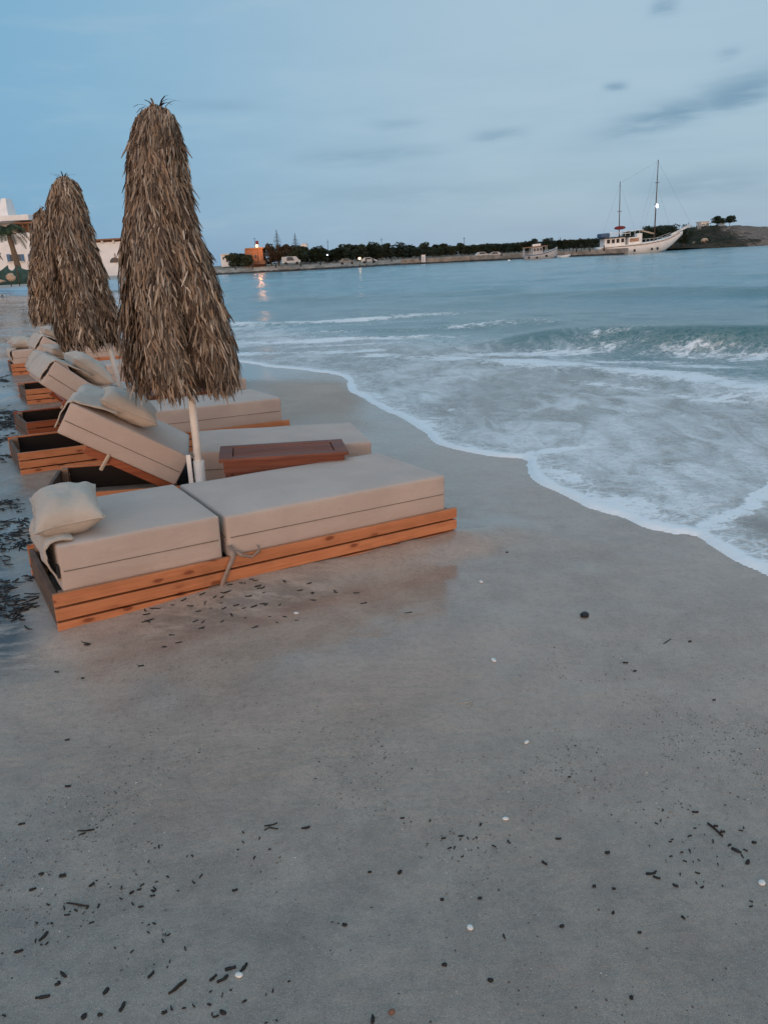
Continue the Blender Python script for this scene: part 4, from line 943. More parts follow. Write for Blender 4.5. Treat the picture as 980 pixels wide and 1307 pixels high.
# cars and a van on the pier
def car(px, py, Y, rz, lab, paint, hgt=1.45, L=4.1, van=False):
    p = at(px, py, Y); o = thing('van' if van else 'parked_car', lab, 'van' if van else 'car', loc=(p.x, Y, p.z), rz=rz, group='vehicles parked on the pier')
    w_ = .85; b = MB()
    if van: prof = [(-L / 2, .35), (-L / 2, hgt * .96), (-L / 2 + .2, hgt), (L / 2 - 1.1, hgt), (L / 2 - .45, hgt * .58), (L / 2, hgt * .5), (L / 2, .35)]
    else: prof = [(-L / 2, .4), (-L / 2 + .05, .85), (-L * .3, hgt * .97), (L * .08, hgt), (L * .24, .92), (L / 2 - .1, .78), (L / 2, .4)]
    b.loft([[(x, y * w_, z if z < .9 else z) for x, z in prof] for y in (-1, -.9, .9, 1)]); b.obj('body', paint, o, bevel=.04)
    for x in (-L * .3, L * .31):
        for y in (-w_, w_): MB().tube([(x, y - .1, .31), (x, y + .1, .31)], .31, 12).obj('wheel', 'rubber', o, True)
    for y in (-w_ - .006, w_ + .006):
        b = MB(); b.quad([(-L * .24, y, .9), (L * .18, y, .9), (L * .07, y, hgt * .93), (-L * .22, y, hgt * .93)]); b.obj('window', 'window_glass', o)
    return o
car(372, 337, 209, .1, 'white van parked beneath the tall trees by the lit house', 'car_paint', 1.9, 4.8, True)
car(471, 335.5, 208, .05, 'small white car right of the bright street lamp', 'car_paint'); car(616, 328.5, 212, .05, 'pale car on the pier, left of a second one', 'car_paint'); car(630, 328.5, 212, 3.1, 'pale car on the pier nearer to the fishing boat', 'car_paint'); car(443, 337, 208, .05, 'dark car left of the bright street lamp', 'car_grey')
car(791, 316.5, 200, .05, 'dark car on the quay left of the hull of the tall ship', 'car_grey')

# people on the pier
def person(px, y_feet, Y, lab, stride=.18, seed=0, hgt=1.74):
    p = at(px, y_feet, Y); o = thing('person', lab, 'person', loc=(p.x, Y, p.z)); o.rotation_euler = (0, 0, 1.3 if seed % 2 else -1.2)
    J = dict(pel=(0, 0, .92), bel=(0, 0, 1.08), che=(0, .01, 1.34), nec=(0, .0, 1.48), hed=(0, .02, 1.58), top=(0, .02, 1.70),
             hl=(-.10, 0, .88), kl=(-.10, stride * .7, .48), al=(-.10, stride * .6, .08), fl=(-.10, stride * .6 + .16, .03), hr=(.10, 0, .88), kr=(.10, -stride * .2, .48), ar=(.10, -stride * 1.1, .10), fr=(.10, -stride * 1.1 + .15, .03),
             sl=(-.19, 0, 1.40), el=(-.23, -.06, 1.12), wl=(-.23, .02, .86), nl=(-.23, .06, .76), sr=(.19, 0, 1.40), er=(.23, .04, 1.12), wr=(.23, .14, .88), nr=(.23, .18, .78))
    rr = dict(pel=.14, bel=.13, che=.15, nec=.055, hed=.095, top=.07, hl=.09, kl=.06, al=.04, fl=.035, hr=.09, kr=.06, ar=.04, fr=.035, sl=.06, el=.042, wl=.03, nl=.035, sr=.06, er=.042, wr=.03, nr=.035)
    E_ = [('pel', 'bel'), ('bel', 'che'), ('che', 'nec'), ('nec', 'hed'), ('hed', 'top'), ('pel', 'hl'), ('hl', 'kl'), ('kl', 'al'), ('al', 'fl'), ('pel', 'hr'), ('hr', 'kr'), ('kr', 'ar'), ('ar', 'fr'), ('che', 'sl'), ('sl', 'el'), ('el', 'wl'), ('wl', 'nl'), ('che', 'sr'), ('sr', 'er'), ('er', 'wr'), ('wr', 'nr')]
    ks = list(J); me = bpy.data.meshes.new('body'); me.from_pydata([Vector(J[k]) * hgt / 1.74 for k in ks], [(ks.index(a), ks.index(b_)) for a, b_ in E_], [])
    bo = bpy.data.objects.new('body', me); C.objects.link(bo); bo.parent = o
    md = bo.modifiers.new('skin', 'SKIN'); me.skin_vertices.new() if not me.skin_vertices else None
    for k, sv in zip(ks, me.skin_vertices[0].data): sv.radius = (rr[k], rr[k]); sv.use_root = (k == 'pel')
    bo.modifiers.new('sub', 'SUBSURF').levels = 1; bo.modifiers['sub'].render_levels = 1
    me.materials.append(M['dark_cloth'])
    MB().blob((0, .0, 1.655), (.10, .115, .075), 6, .05).obj('hair', 'boat_dark', o, True); MB().blob((0, .06, 1.60), (.075, .07, .095), 6, .0).obj('face', 'skin', o, True)
    b = MB(); b.loft([[(math.cos(t) * .155, math.sin(t) * .12, z) for t in [2 * math.pi * j / 10 for j in range(10)]] for z in (.86, 1.1)] + [[(math.cos(t) * .20, math.sin(t) * .135, 1.36) for t in [2 * math.pi * j / 10 for j in range(10)]], [(math.cos(t) * .09, math.sin(t) * .08, 1.49) for t in [2 * math.pi * j / 10 for j in range(10)]]])
    b.obj('jacket', 'grey_cloth' if seed == 1 else 'dark_cloth', o, True); return o
person(395.5, 338.5, 212, 'person walking along the pier right of the white van, grey top and dark trousers', .22, 1)
person(476, 337.5, 206, 'person in dark clothes on the pier right of the bright street lamp', .06, 2)
person(467.5, 338, 205.5, 'person in dark clothes standing nearest the bright street lamp', .05, 4)

# ------------------------------------------------------------------ headland on the right
hx = np.linspace(-40, 190, 150); hy = np.linspace(232, 330, 60); HX, HY = np.meshgrid(hx, hy)
def ridge(px, py, Y=262): p = at(px, py, Y); return p.x, p.z
prof = [ridge(*q) for q in [(770, 318), (800, 316), (850, 306), (872, 296), (892, 291.5), (905, 291), (930, 288), (955, 288.5), (975, 290), (1000, 291), (1060, 296), (1120, 304)]]
pz = np.interp(HX, [p[0] for p in prof], [p[1] for p in prof], left=.5, right=1.0)
fr_ = 236 + 6 * np.sin(HX * .06) + 4 * (npnoise(HX, HY * 0, .12, 4, 3) - .5) - 4 * sstep(HX, 120, 180)
v = (HY - fr_)
face = sstep(v, -1, 5) * .28 + sstep(v, 3, 26) * .72
HZ_ = np.where(v > -1.5, (pz - SEA) * face * (1 - .3 * sstep(v, 45, 90)) + SEA + .3, -2) + np.clip(face, 0, 1) * 1.6 * (npnoise(HX, HY, .22, 9, 4) - .5) + face * 1.0 * (npnoise(HX, HY, .8, 12, 3) - .5)
s = NT('headland'); P = s.co['Object']; n_ = s.noise(P, .22, 6, .65); n2 = s.noise(P, 1.1, 4, .6)
veg = s.rng(s.math('ADD', s.attr('scrub'), s.math('MULTIPLY', s.math('SUBTRACT', n_, .5), 1.6)), .40, .62)
c = s.mix(s.rng(n2, .3, .7), (.105, .088, .076), (.235, .195, .165)); c = s.mix(veg, c, s.mix(s.rng(n2, .35, .7), (.026, .026, .021), (.075, .062, .045)))
s.set(col=c, rough=.95, spec=.1, normal=s.bump(n2, .8, .4))
scrub = np.clip(1.1 - (HX - at(905, 300, 250).x) / 16, 0.12, 1.1)
setk(grid_obj('hill', HX, HY, HZ_, 'headland', dict(scrub=scrub)), 'structure')
def hz(x, y): 
    i = np.argmin(abs(hx - x)); j = np.argmin(abs(hy - y)); return float(HZ_[j, i])
for px, py, w_, lab in [(916, 275.5, 5.2, 'left and airier of the two round trees on the headland'), (931, 275, 6.0, 'right and denser of the two round trees on the headland')]:
    p = at(px, py, 262); zb = hz(p.x, 262); t_ = make_tree('round_tree', lab, 'tree', 'trees on top of the headland', p.z - zb + .2, w_, int(px), 'dark_leaves', 14, 95, .30, .26); t_.location = (p.x, 262, zb - .1)
rd = random.Random(5)
o = bpy.data.objects.new('scrub', None)
b = MB()
for k in range(150):
    x = rd.uniform(at(850, 305, 250).x, at(925, 305, 250).x); y = rd.uniform(238, 262); leaf_cloud(b, (x, y, hz(x, y) + .3), (1.1, 1.1, .6), 26, .2, rd)
o = b.obj('scrub', 'dark_leaves', None); setk(o, 'stuff')
w_ = far_thing('white_hut', 'white hut on the headland left of the two round trees', 'hut', 900, 291, 264); part_at('wall', 'white_wall', w_, 894.5, 904.5, 282.8, 294, 264, 4); part_at('roof', 'cream_wall', w_, 894.2, 904.8, 282, 282.8, 263.8, 4.4); part_at('door', 'grey_wall', w_, 901, 902.5, 285.5, 291, 263.93, .08)
w_ = far_thing('white_hut', 'small white hut seen between the two round trees', 'hut', 922, 290, 266); part_at('wall', 'white_wall', w_, 919, 924.5, 284, 292, 266, 3); part_at('roof', 'cream_wall', w_, 918.7, 924.8, 283.2, 284, 265.8, 3.4)
for px, py, sz, lab in [(899, 308.5, 1.1, 'larger pale boulder at the foot of the headland'), (885, 310.5, .55, 'smaller pale boulder at the foot of the headland')]:
    p = at(px, py, 241); b = MB(); b.blob((0, 0, 0), (sz, sz, sz * .9), 7, .22, random.Random(int(px))); o = b.obj('boulder', 'pale_rock', None, False); o.location = (p.x, 241, hz(p.x, 241) + sz * .4); tag(o, lab, 'boulder')
p = at(892, 291, 258); q = at(892, 282.5, 258); o = thing('lattice_tower', 'thin grey lattice tower beside the white hut on the headland', 'tower', loc=(p.x, 258, p.z)); H_ = q.z - p.z
for sx in (-1, 1):
    for sy in (-1, 1): MB().tube([(sx * .42, sy * .42, -.8), (sx * .3, sy * .3, H_)], .06, 4).obj('leg', 'grey_wall', o)
b = MB()
for k in range(6):
    z0, z1 = H_ * k / 6, H_ * (k + 1) / 6
    for sy in (-.36, .36): b.tube([(-.37, sy, z0), (.37, sy, z1)], .04, 4); b.tube([(sy, -.37, z0), (sy, .37, z1)], .04, 4)
b.obj('lattice', 'grey_wall', o)

# ------------------------------------------------------------------ boats
def hull(stations, closed=True):
    """stations: (x, half beam at rail, rail height, keel height, flare)"""
    rings = []
    for x, bw, zr, zk, fl in stations:
        rings.append([(x, -bw, zr), (x, -bw * (1 - fl * .25), zr * .55 + zk * .45), (x, -bw * (1 - fl), zk + (zr - zk) * .15), (x, 0, zk), (x, bw * (1 - fl), zk + (zr - zk) * .15), (x, bw * (1 - fl * .25), zr * .55 + zk * .45), (x, bw, zr)])
    return rings
YS = 188.0
pO = at(797, 325.5, YS); PXM = (at(860, 320, YS).x - at(797, 320, YS).x) / 63.0
ship = thing('tall_ship', 'two masted white sailing ship with a long bowsprit moored at the pier end', 'ship', loc=(pO.x, YS, SEA)); ship.rotation_euler = (0, R(-2.0), R(2))
def sx_(px): return (px - 797) * PXM
def sz_(py): return (324.5 - py) * PXM
b = MB(); b.loft(hull([(sx_(762), 1.9, sz_(313), .1, .35), (sx_(780), 2.5, sz_(313), -.5, .30), (sx_(800), 2.8, sz_(312.5), -.7, .28), (sx_(822), 2.8, sz_(312), -.7, .32), (sx_(838), 2.3, sz_(311), -.5, .42), (sx_(849), 1.6, sz_(309), .1, .55), (sx_(858), .95, sz_(306.8), 1.2, .6), (sx_(866), .45, sz_(304.2), 2.5, .65), (sx_(871), .15, sz_(302.2), 3.3, .7)])); b.obj('hull', 'boat_white', ship, True)
def ship_box(nm, mat, x0, x1, y0, y1, hw, par=None, bev=.03): return MB().box(sx_(x0), sx_(x1), -hw, hw, sz_(y1), sz_(y0)).obj(nm, mat, par or ship, bevel=bev)
b = MB(); b.tube([(sx_(764), -2.05, sz_(314.5)), (sx_(800), -2.86, sz_(314.2)), (sx_(822), -2.86, sz_(313.7)), (sx_(840), -2.38, sz_(311.8)), (sx_(853), -1.52, sz_(309)), (sx_(866), -.5, sz_(304.5))], .09, 5); b.obj('rub_rail', 'boat_rust', ship)
dk = ship_box('deck_house', 'boat_white', 797.5, 812, 304.5, 313, 2.2); MB().box(sx_(799), sx_(810.5), -2.28, -2.2, sz_(310), sz_(305.8)).obj('window', 'boat_rust', dk)
ship_box('funnel', 'boat_white', 811, 817.5, 300.5, 313, .8); ship_box('wheel_house', 'boat_white', 768, 794, 303.5, 313.2, 1.8)
for x in (771, 777, 783, 789): MB().box(sx_(x), sx_(x + 3.6), -1.88, -1.8, sz_(309.5), sz_(305)).obj('window', 'boat_dark', ship)
ship_box('awning', 'boat_dark', 763, 797, 302.3, 303.5, 2.3); ship_box('upper_awning', 'boat_blue', 764, 775, 297, 302.2, 1.7, bev=.25)
b = MB(); b.tube([(sx_(774), -1.9, sz_(297.5)), (sx_(817), -1.9, sz_(296.5))], .06, 4); b.tube([(sx_(774), 1.9, sz_(297.5)), (sx_(817), 1.9, sz_(296.5))], .06, 4)
for x in range(776, 818, 6): b.tube([(sx_(x), -1.9, sz_(303)), (sx_(x), -1.9, sz_(297))], .045, 4)
b.obj('upper_rail', 'boat_white', ship); MB().box(sx_(775), sx_(800), -1.9, 1.9, sz_(299.5), sz_(299)).obj('canopy', 'boat_white', ship)
def mast(x, yb, yt, lean, trees, rad=.17):
    b = MB(); b.tube([(sx_(x), 0, sz_(yb)), (sx_(x) + lean, 0, sz_(yt))], [rad, rad * .5], 8); o = b.obj('mast', 'mast_wood', ship, True)
    for y in trees:
        f = (yb - y) / (yb - yt); MB().tube([(sx_(x) + lean * f - .55, 0, sz_(y)), (sx_(x) + lean * f + .55, 0, sz_(y))], .06, 5).obj('crosstree', 'mast_wood', o)
    return o
m1 = mast(834.5, 312, 217, .55, (243, 268)); mast(789.5, 312, 238, .12, (272.5,), .14)
MB().blob((sx_(836.8), -.25, sz_(270)), (.26, .26, .46), 7, .05).obj('mast_lamp', 'lamp_white', m1, True)
b = MB(); b.blob((sx_(790.5), 0, sz_(292)), (1.35, .5, .42), 8, .15, random.Random(2)); b.obj('furled_sail', 'red_canvas', ship, True)
MB().tube([(sx_(817), 0, sz_(297.3)), (sx_(834), 0, sz_(302.5))], [.17, .20], 6).obj('boom', 'pale_stick', ship, True)
b = MB(); b.tube([(sx_(856), 0, sz_(306)), (sx_(882), 0, sz_(296.5))], [.26, .15], 6); b.tube([(sx_(862), -.5, sz_(303)), (sx_(881), -.2, sz_(294.5))], .05, 4); b.tube([(sx_(862), .5, sz_(303)), (sx_(881), .2, sz_(294.5))], .05, 4)
for x in (866, 871, 876): b.tube([(sx_(x), -.3, sz_(302.5 - (x - 862) * .3)), (sx_(x), -.3, sz_(305 - (x - 862) * .42))], .04, 4)
b.obj('bowsprit', 'boat_white', ship, True)
b = MB()
for y0 in (-1, 1):
    for x0, x1, z0, z1 in ((818, 842, 308, 308), (842, 858, 308, 303)):
        w0 = 2.6 if x0 < 840 else 2.2; w1 = 2.2 if x0 < 840 else 1.0; b.tube([(sx_(x0), y0 * w0, sz_(z0)), (sx_(x1), y0 * w1, sz_(z1))], .045, 4)
    for x in range(819, 858, 5): f = max(0, (x - 842) / 16); b.tube([(sx_(x), y0 * (2.5 - 1.4 * f), sz_(312 - 3.5 * f)), (sx_(x), y0 * (2.5 - 1.4 * f), sz_(308 - 5 * f))], .04, 4)
b.obj('railing', 'grey_wall', ship)
b = MB()
for x0, y0, x1, y1 in ((836, 217, 882, 296), (836, 219, 812, 310), (835.5, 243, 858, 306), (836, 219, 790, 240), (790, 240, 764, 312), (790, 240, 812, 303), (835.5, 243, 816, 311)): b.tube([(sx_(x0), 0, sz_(y0)), (sx_(x1), 0, sz_(y1))], .012, 3)
b.obj('rigging', 'dark_metal', ship)
for x in (804, 826, 833): MB().tube([(sx_(x), -2.9, sz_(322)), (sx_(x), -2.9, sz_(319))], .22, 8).obj('fender', 'boat_dark', ship, True)

YF = 178.0; pF = at(690, 330.5, YF); pm = (at(710, 330, YF).x - at(670, 330, YF).x) / 40.0
fb = thing('fishing_boat', 'white wooden fishing boat with a raised bow tied up along the pier', 'fishing boat', loc=(pF.x, YF, SEA)); fb.rotation_euler = (0, R(-2.5), R(-4))
fx = lambda px: (px - 690) * pm
fz = lambda py: (330.5 - py) * pm
b = MB(); b.loft(hull([(fx(669), .9, fz(323.5), -.1, .3), (fx(678), 1.5, fz(323.8), -.4, .3), (fx(692), 1.6, fz(323.2), -.4, .35), (fx(702), 1.2, fz(321), -.3, .5), (fx(708), .55, fz(318.8), .1, .6), (fx(711), .1, fz(317), .6, .7)])); hb = b.obj('hull', 'boat_grey', fb, True)
MB().tube([(fx(669), -1.0, fz(324.4)), (fx(680), -1.6, fz(324.6)), (fx(692), -1.68, fz(324)), (fx(702), -1.3, fz(322)), (fx(709), -.55, fz(319.3))], .07, 5).obj('rub_rail', 'boat_blue', fb)
wh = MB().box(fx(679), fx(692), -1.0, 1.0, fz(324), fz(315.5)).obj('wheel_house', 'boat_grey', fb, bevel=.05)
for x in (680.5, 684.5, 688.5): MB().box(fx(x), fx(x + 2.6), -1.05, -1.0, fz(320), fz(316.8)).obj('window', 'window_glass', wh)
MB().box(fx(668), fx(698), -1.3, 1.3, fz(315.3), fz(314.4)).obj('awning', 'boat_rust', fb, bevel=.02)
b = MB()
for x in (669, 677, 697): b.tube([(fx(x), -1.2, fz(324)), (fx(x), -1.2, fz(315))], .045, 4); b.tube([(fx(x), 1.2, fz(324)), (fx(x), 1.2, fz(315))], .045, 4)
b.obj('awning_posts', 'boat_white', fb); MB().tube([(fx(686), 0, fz(315)), (fx(686), 0, fz(306))], .07, 6).obj('mast', 'mast_wood', fb, True)
MB().box(fx(680), fx(690), -.8, .8, fz(314.2), fz(311.5)).obj('roof_locker', 'boat_white', fb, bevel=.05)
for x, z in ((674, 327), (684, 328), (696, 327)): MB().tube([(fx(x), -1.75, fz(z + 1)), (fx(x), -1.75, fz(z - 1.4))], .2, 8).obj('fender', 'boat_dark', fb, True)
p = at(649.5, 334.3, 172); b = MB(); b.blob((0, 0, .08), (.28, .28, .30), 7, 0); o = b.obj('buoy', 'boat_white', None, True); o.location = (p.x, 172, SEA); tag(o, 'small white mooring buoy floating left of the fishing boat', 'buoy')
p = at(719, 328.5, 186); dg = thing('rowing_boat', 'small white rowing boat between the fishing boat and the tall ship', 'rowing boat', loc=(p.x, 186, SEA)); b = MB(); b.loft(hull([(-1.5, .5, .55, .0, .3), (-.5, .75, .5, -.1, .3), (.6, .7, .55, -.1, .35), (1.6, .1, .75, .3, .6)])); b.obj('hull', 'boat_white', dg, True); MB().box(-.2, .05, -.6, .6, .56, .60).obj('thwart', 'boat_rust', dg)

# ------------------------------------------------------------------ the houses, palm and fence at the left end of the beach
YV = 78.0
vl = far_thing('villa', 'white villa with blue shutters and a roof tower at the left edge', 'villa', 20, 352, YV)
part_at('wall', 'white_wall', vl, -60, 66, 299, 362, YV, 9, .03); part_at('upper_storey', 'cream_wall', vl, -60, 21, 283, 299, YV + 2.5, 6, .03)
part_at('terrace_wall', 'white_wall', vl, 21, 66, 296, 301.5, YV - .15, .5, .03)
part_at('roof', 'white_wall', vl, -60, 36.5, 275.5, 282.8, YV - .2, 9, .05)
part_at('pergola_ceiling', 'roof_wood', vl, 17, 40, 283, 285, YV + .2, 6); 
for x in (22, 29, 36): part_at('pergola_post', 'roof_wood', vl, x, x + 1.3, 285, 299, YV + .5, .14)
part_at('dark_opening', 'roof_wood', vl, 21.3, 36, 285, 297, YV + 3, .2)
b = MB(); o3 = vl.matrix_world.translation; t0, t1, t2 = at(-3, 276, YV + 2), at(10.5, 276, YV + 2), at(-1, 252.5, YV + 2); t3 = at(5.2, 252.5, YV + 2)
b.loft([[(t0.x - o3.x, 2, t0.z - o3.z), (t1.x - o3.x, 2, t0.z - o3.z), (t1.x - o3.x, 4.2, t0.z - o3.z), (t0.x - o3.x, 4.2, t0.z - o3.z)], [(t2.x - o3.x, 2.3, t2.z - o3.z), (t3.x - o3.x, 2.3, t2.z - o3.z), (t3.x - o3.x, 3.6, t2.z - o3.z), (t2.x - o3.x, 3.6, t2.z - o3.z)]]); b.obj('roof_tower', 'white_wall', vl, bevel=.05)
for x0 in (8.8, 35.8):
    wf = part_at('window', 'window_glass', vl, x0 + 3.6, x0 + 18, 324.5, 333, YV - .03, .08)
    for x in (x0, x0 + 17.6): part_at('shutter', 'blue_shutter', wf, x, x + 4.2, 324, 333.5, YV - .09, .07, .01)
    part_at('sill', 'cream_wall', wf, x0 - .5, x0 + 22.5, 333.6, 334.6, YV - .16, .2)
v2 = far_thing('arched_house', 'white house with a brown roof edge and a dark arch between two umbrellas', 'house', 140, 348, 74)
part_at('wall', 'white_wall', v2, 104, 176, 308.5, 352, 74, 8, .03); part_at('roof_edge', 'roof_wood', v2, 103, 177, 304, 306, 73.7, 8.6); part_at('roof_band', 'roof_wood', v2, 104.5, 175, 306, 308.5, 74.2, 7.6)
for x in (128.5, 143, 158): part_at('roof_post', 'cream_wall', v2, x, x + 2.6, 305.8, 310, 73.85, .5)
b = MB(); o3 = v2.matrix_world.translation; a0, a1 = at(140.5, 335, 73.96), at(153.5, 335, 73.96); cxm = (a0.x + a1.x) / 2; rr_ = (a1.x - a0.x) / 2; ring = [(cxm + rr_ * math.cos(t) - o3.x, a0.z + rr_ * math.sin(t) * .95 - o3.z) for t in [math.pi * k / 14 for k in range(15)]]
b.loft([[(x, -.06, z) for x, z in ring], [(x, .1, z) for x, z in ring]]); b.obj('arch_window', 'window_glass', v2)
part_at('window_bar', 'roof_wood', v2, 146.6, 147.4, 323, 335, 73.88, .04)

def palm(px, y_base, y_head, Y, lab, L, seed, lean=.25, n=26):
    rd = random.Random(seed); p = at(px, y_base, Y); q = at(px, y_head, Y); H_ = q.z - p.z
    o = thing('palm_tree', lab, 'palm tree', loc=(p.x, Y, p.z)); b = MB()
    b.tube([(lean * (1 - k / 7), 0, -.4 + (H_ + .4) * k / 7) for k in range(8)], [.24 - .008 * k + (.03 if k % 2 else 0) for k in range(8)], 9); b.obj('trunk', 'palm_bark', o, True)
    b = MB()
    for k in range(n):
        a = k * 2.4; up_ = rd.uniform(-.25, 1.15); d = Vector((math.cos(a), math.sin(a), up_)).normalized(); pos = Vector((0, 0, H_)); L_ = L * rd.uniform(.8, 1.1); S = 9
        for s_ in range(S):
            nx = pos + d * L_ / S; e = d.cross(Vector((0, 0, 1))).normalized(); ln = L * .30 * math.sin(math.pi * (s_ + .8) / (S + .8))
            b.quad([pos - e * .02, pos + e * .02, nx + e * .015, nx - e * .015])
            for sd in (-1, 1):
                for j in range(2):
                    c0 = pos.lerp(nx, .25 + .5 * j); tip = c0 + e * sd * ln + d * ln * .5 + Vector((0, 0, -ln * .35)); b.quad([c0, c0 + d * .09, tip])
            pos = nx; d = (d + Vector((0, 0, -.17 - .02 * s_))).normalized()
    b.obj('crown', 'palm_leaves', o); return o
palm(18.5, 340, 293.5, 70, 'palm tree standing in front of the white villa', 2.0, 3, .35); palm(-9, 352, 321, 66, 'low palm whose fronds show at the left edge', 1.25, 9, .1, 20)
fn = thing('net_fence', 'dark green cloth fence sagging along the foot of the white villa', 'fence', loc=(at(20, 357, 66).x, 66, at(20, 357, 66).z)); fo = fn.location.copy(); xs = [at(x, 345, 66).x - fo.x for x in (-46, -18, 10, 21, 52, 82, 112)]
zt = at(20, 338.5, 66).z - fo.z; zb2 = -.35
b = MB(); rings = []
for a, c_ in zip(xs[:-1], xs[1:]):
    for k in range(10): f = k / 10; x = a + (c_ - a) * f; rings.append((x, zt - .38 * math.sin(math.pi * f) + (.0), .10 * math.sin(x * 3.1)))
b.loft([[(x, y, zb2), (x, y + .05, zt * .5), (x, y, z), (x, y + .03, z), (x, y + .08, zt * .5), (x, y + .03, zb2)] for x, z, y in rings]); b.obj('cloth', 'shade_fabric', fn, True)
for x in xs: MB().tube([(x, .1, -.5), (x, .1, zt + .05)], .05, 6).obj('post', 'bark', fn, True)
b = MB(); p = at(14.5, 356.5, 58); b.blob((0, 0, .16), (.30, .28, .30), 8, .18, random.Random(4)); o = b.obj('boulder', 'pale_rock', None, False); o.location = (p.x, 58, p.z); tag(o, 'pale sandy boulder in front of the dark green fence', 'boulder')
b = MB(); b.blob((-.6, 0, -.05), (.8, .5, .16), 7, .25, random.Random(6)); o = b.obj('sand_heap', 'pale_rock', None, True); p = at(2, 357.5, 57); o.location = (p.x, 57, p.z); tag(o, 'low reddish heap of sand at the left edge beside the boulder', 'sand heap')
def sheet(px, py, Y, w_, d_, seed, lab):
    rd = random.Random(seed); p = on_ground(px, py); n = 12; b = MB(); V = []
    for side in (0, .012):
        for i in range(n + 1):
            for j in range(n + 1):
                u, v = i / n - .5, j / n - .5; V.append((u * w_ * (1 + .2 * mnoise.noise(Vector((v * 4, seed, 0)))), v * d_, .16 * (.5 + mnoise.noise(Vector((u * 5 + seed, v * 5, 1)))) + .05 - side))
    b.v = V; S = (n + 1) ** 2
    for i in range(n):
        for j in range(n): q = i * (n + 1) + j; b.f.append((q, q + 1, q + n + 2, q + n + 1)); b.f.append((S + q, S + q + n + 1, S + q + n + 2, S + q + 1)); b.mi += [0, 0]
    o = b.obj('plastic_sheet', 'white_wall', None, True); o.location = p; tag(o, lab, 'sheet')
sheet(6, 373, 60, 1.4, 1.1, 2, 'larger crumpled white sheet lying on the far beach at the left edge'); sheet(2, 379, 60, 1.0, .8, 7, 'smaller crumpled white sheet nearer on the far beach at the left edge')
#PART3
# ------------------------------------------------------------------ litter on the sand
def ribbon(L, wd, th, bend, seed, n=7):
    rd = random.Random(seed); rings = []; a = -bend / 2; p = Vector((-L / 2, 0, 0))
    for k in range(n):
        f = k / (n - 1); w_ = wd * (.55 + .45 * math.sin(math.pi * min(1, max(0, f * .9 + .08)))) * rd.uniform(.85, 1.15); e = Vector((-math.sin(a), math.cos(a), 0))
        z = th * (.45 + .9 * rd.random() * .4); w_ *= rd.uniform(.6, 1.15)
        rings.append([p - e * w_ / 2 + Vector((0, 0, -th * .3)), p + e * w_ / 2 + Vector((0, 0, -th * .3)), p + e * w_ / 2 * .8 + Vector((0, 0, z)), p - e * w_ / 2 * .8 + Vector((0, 0, z))])
        p = p + Vector((math.cos(a), math.sin(a), 0)) * L / (n - 1); a += bend / (n - 1) + rd.uniform(-.12, .12)
    return rings
def litter(nm, mat, px, py, len_px, wd_px, ang, lab, cat, th=.004, bend=.3, seed=0, extra=(), group=None):
    p = on_ground(px, py); u = (p - Vector((0, 0, CAM_H))).length / FPX
    fs = .78
    b = MB(); b.loft(ribbon(len_px * u * fs, wd_px * u * .72, th, bend, seed))
    for (dx, dy, l_, w_, a_) in extra:
        i = len(b.v); b.loft(ribbon(l_ * u * fs, w_ * u * .75, th * .9, .4, seed + 3)); m_ = Matrix.Translation((dx * u, dy * u * 1.8, 0)) @ Matrix.Rotation(a_, 4, 'Z')
        for k in range(i, len(b.v)): b.v[k] = tuple(m_ @ Vector(b.v[k]))
    o = b.obj(nm, mat, None, True); o.location = p + Vector((0, 0, .001)); o.rotation_euler = (0, 0, ang); return tag(o, lab, cat, group)
V_ = R(90)
litter('driftwood_stick', 'twig', 912, 1060, 30, 3.2, V_ + .35, 'long dark stick with short side stubs near the right edge of the sand', 'stick', .006, .2, 1, [(-6, -3, 7, 2.4, 1.3), (4, -3, 6, 2.4, 1.2)])
litter('twig', 'twig', 100, 1154, 34, 2.6, -.06, 'thin straight dark twig lying level at the lower left', 'twig', .004, .12, 2)
litter('twig', 'twig', 227, 1261, 28, 4.2, .78, 'thick dark twig lying diagonally at the lower left', 'twig', .007, .12, 3)
litter('twig', 'twig', 110, 1060, 24, 2.4, .12, 'small forked dark twig left of the gravel band', 'twig', .004, .3, 4, [(-3, -3, 10, 2.2, .6)])
litter('twig', 'twig', 346, 1053, 20, 2.2, .3, 'tangle of short dark twigs beside a single black scrap', 'twig', .004, .7, 5, [(2, -4, 14, 2, -.5), (-6, -3, 10, 2, .5)])
litter('twig', 'twig', 188, 793, 17, 2.4, .5, 'two crossed dark twigs close to the planks of the nearest lounger', 'twig', .004, .1, 6, [(0, 0, 15, 2, -1.0)])
litter('twig', 'twig', 111, 820, 20, 2.6, -.25, 'curved dark twig by the lower corner of the nearest lounger', 'twig', .004, .8, 7, [(4, -3, 10, 2, .3)])
litter('twig', 'twig', 851, 819, 22, 1.8, .75, 'thin brown twig right of the black stone', 'twig', .003, .15, 8)
litter('twig', 'twig', 521, 782, 13, 2.0, .3, 'short dark twig on the smooth sand below the end of the nearest lounger', 'twig', .003, .5, 9)
litter('reed', 'pale_reed', 594, 897, 24, 2.4, .16, 'pale split reed lying on the smooth sand in the middle', 'reed', .003, .1, 10, [(2, -4, 15, 1.6, .5)])
litter('reed', 'pale_reed', 190, 812, 18, 1.8, .55, 'pale reed below the crossed twigs', 'reed', .003, .1, 12)
def stone(nm, mat, px, py, d_px, lab, cat, flat=.5, seed=0, asp=1.3):
    p = on_ground(px, py); u = (p - Vector((0, 0, CAM_H))).length / FPX; r_ = d_px * u / 2
    b = MB(); b.blob((0, 0, r_ * flat * .6), (r_ * asp, r_, r_ * flat), 8, .12, random.Random(seed)); o = b.obj(nm, mat, None, True); o.location = p; o.rotation_euler = (0, 0, seed); return tag(o, lab, cat)
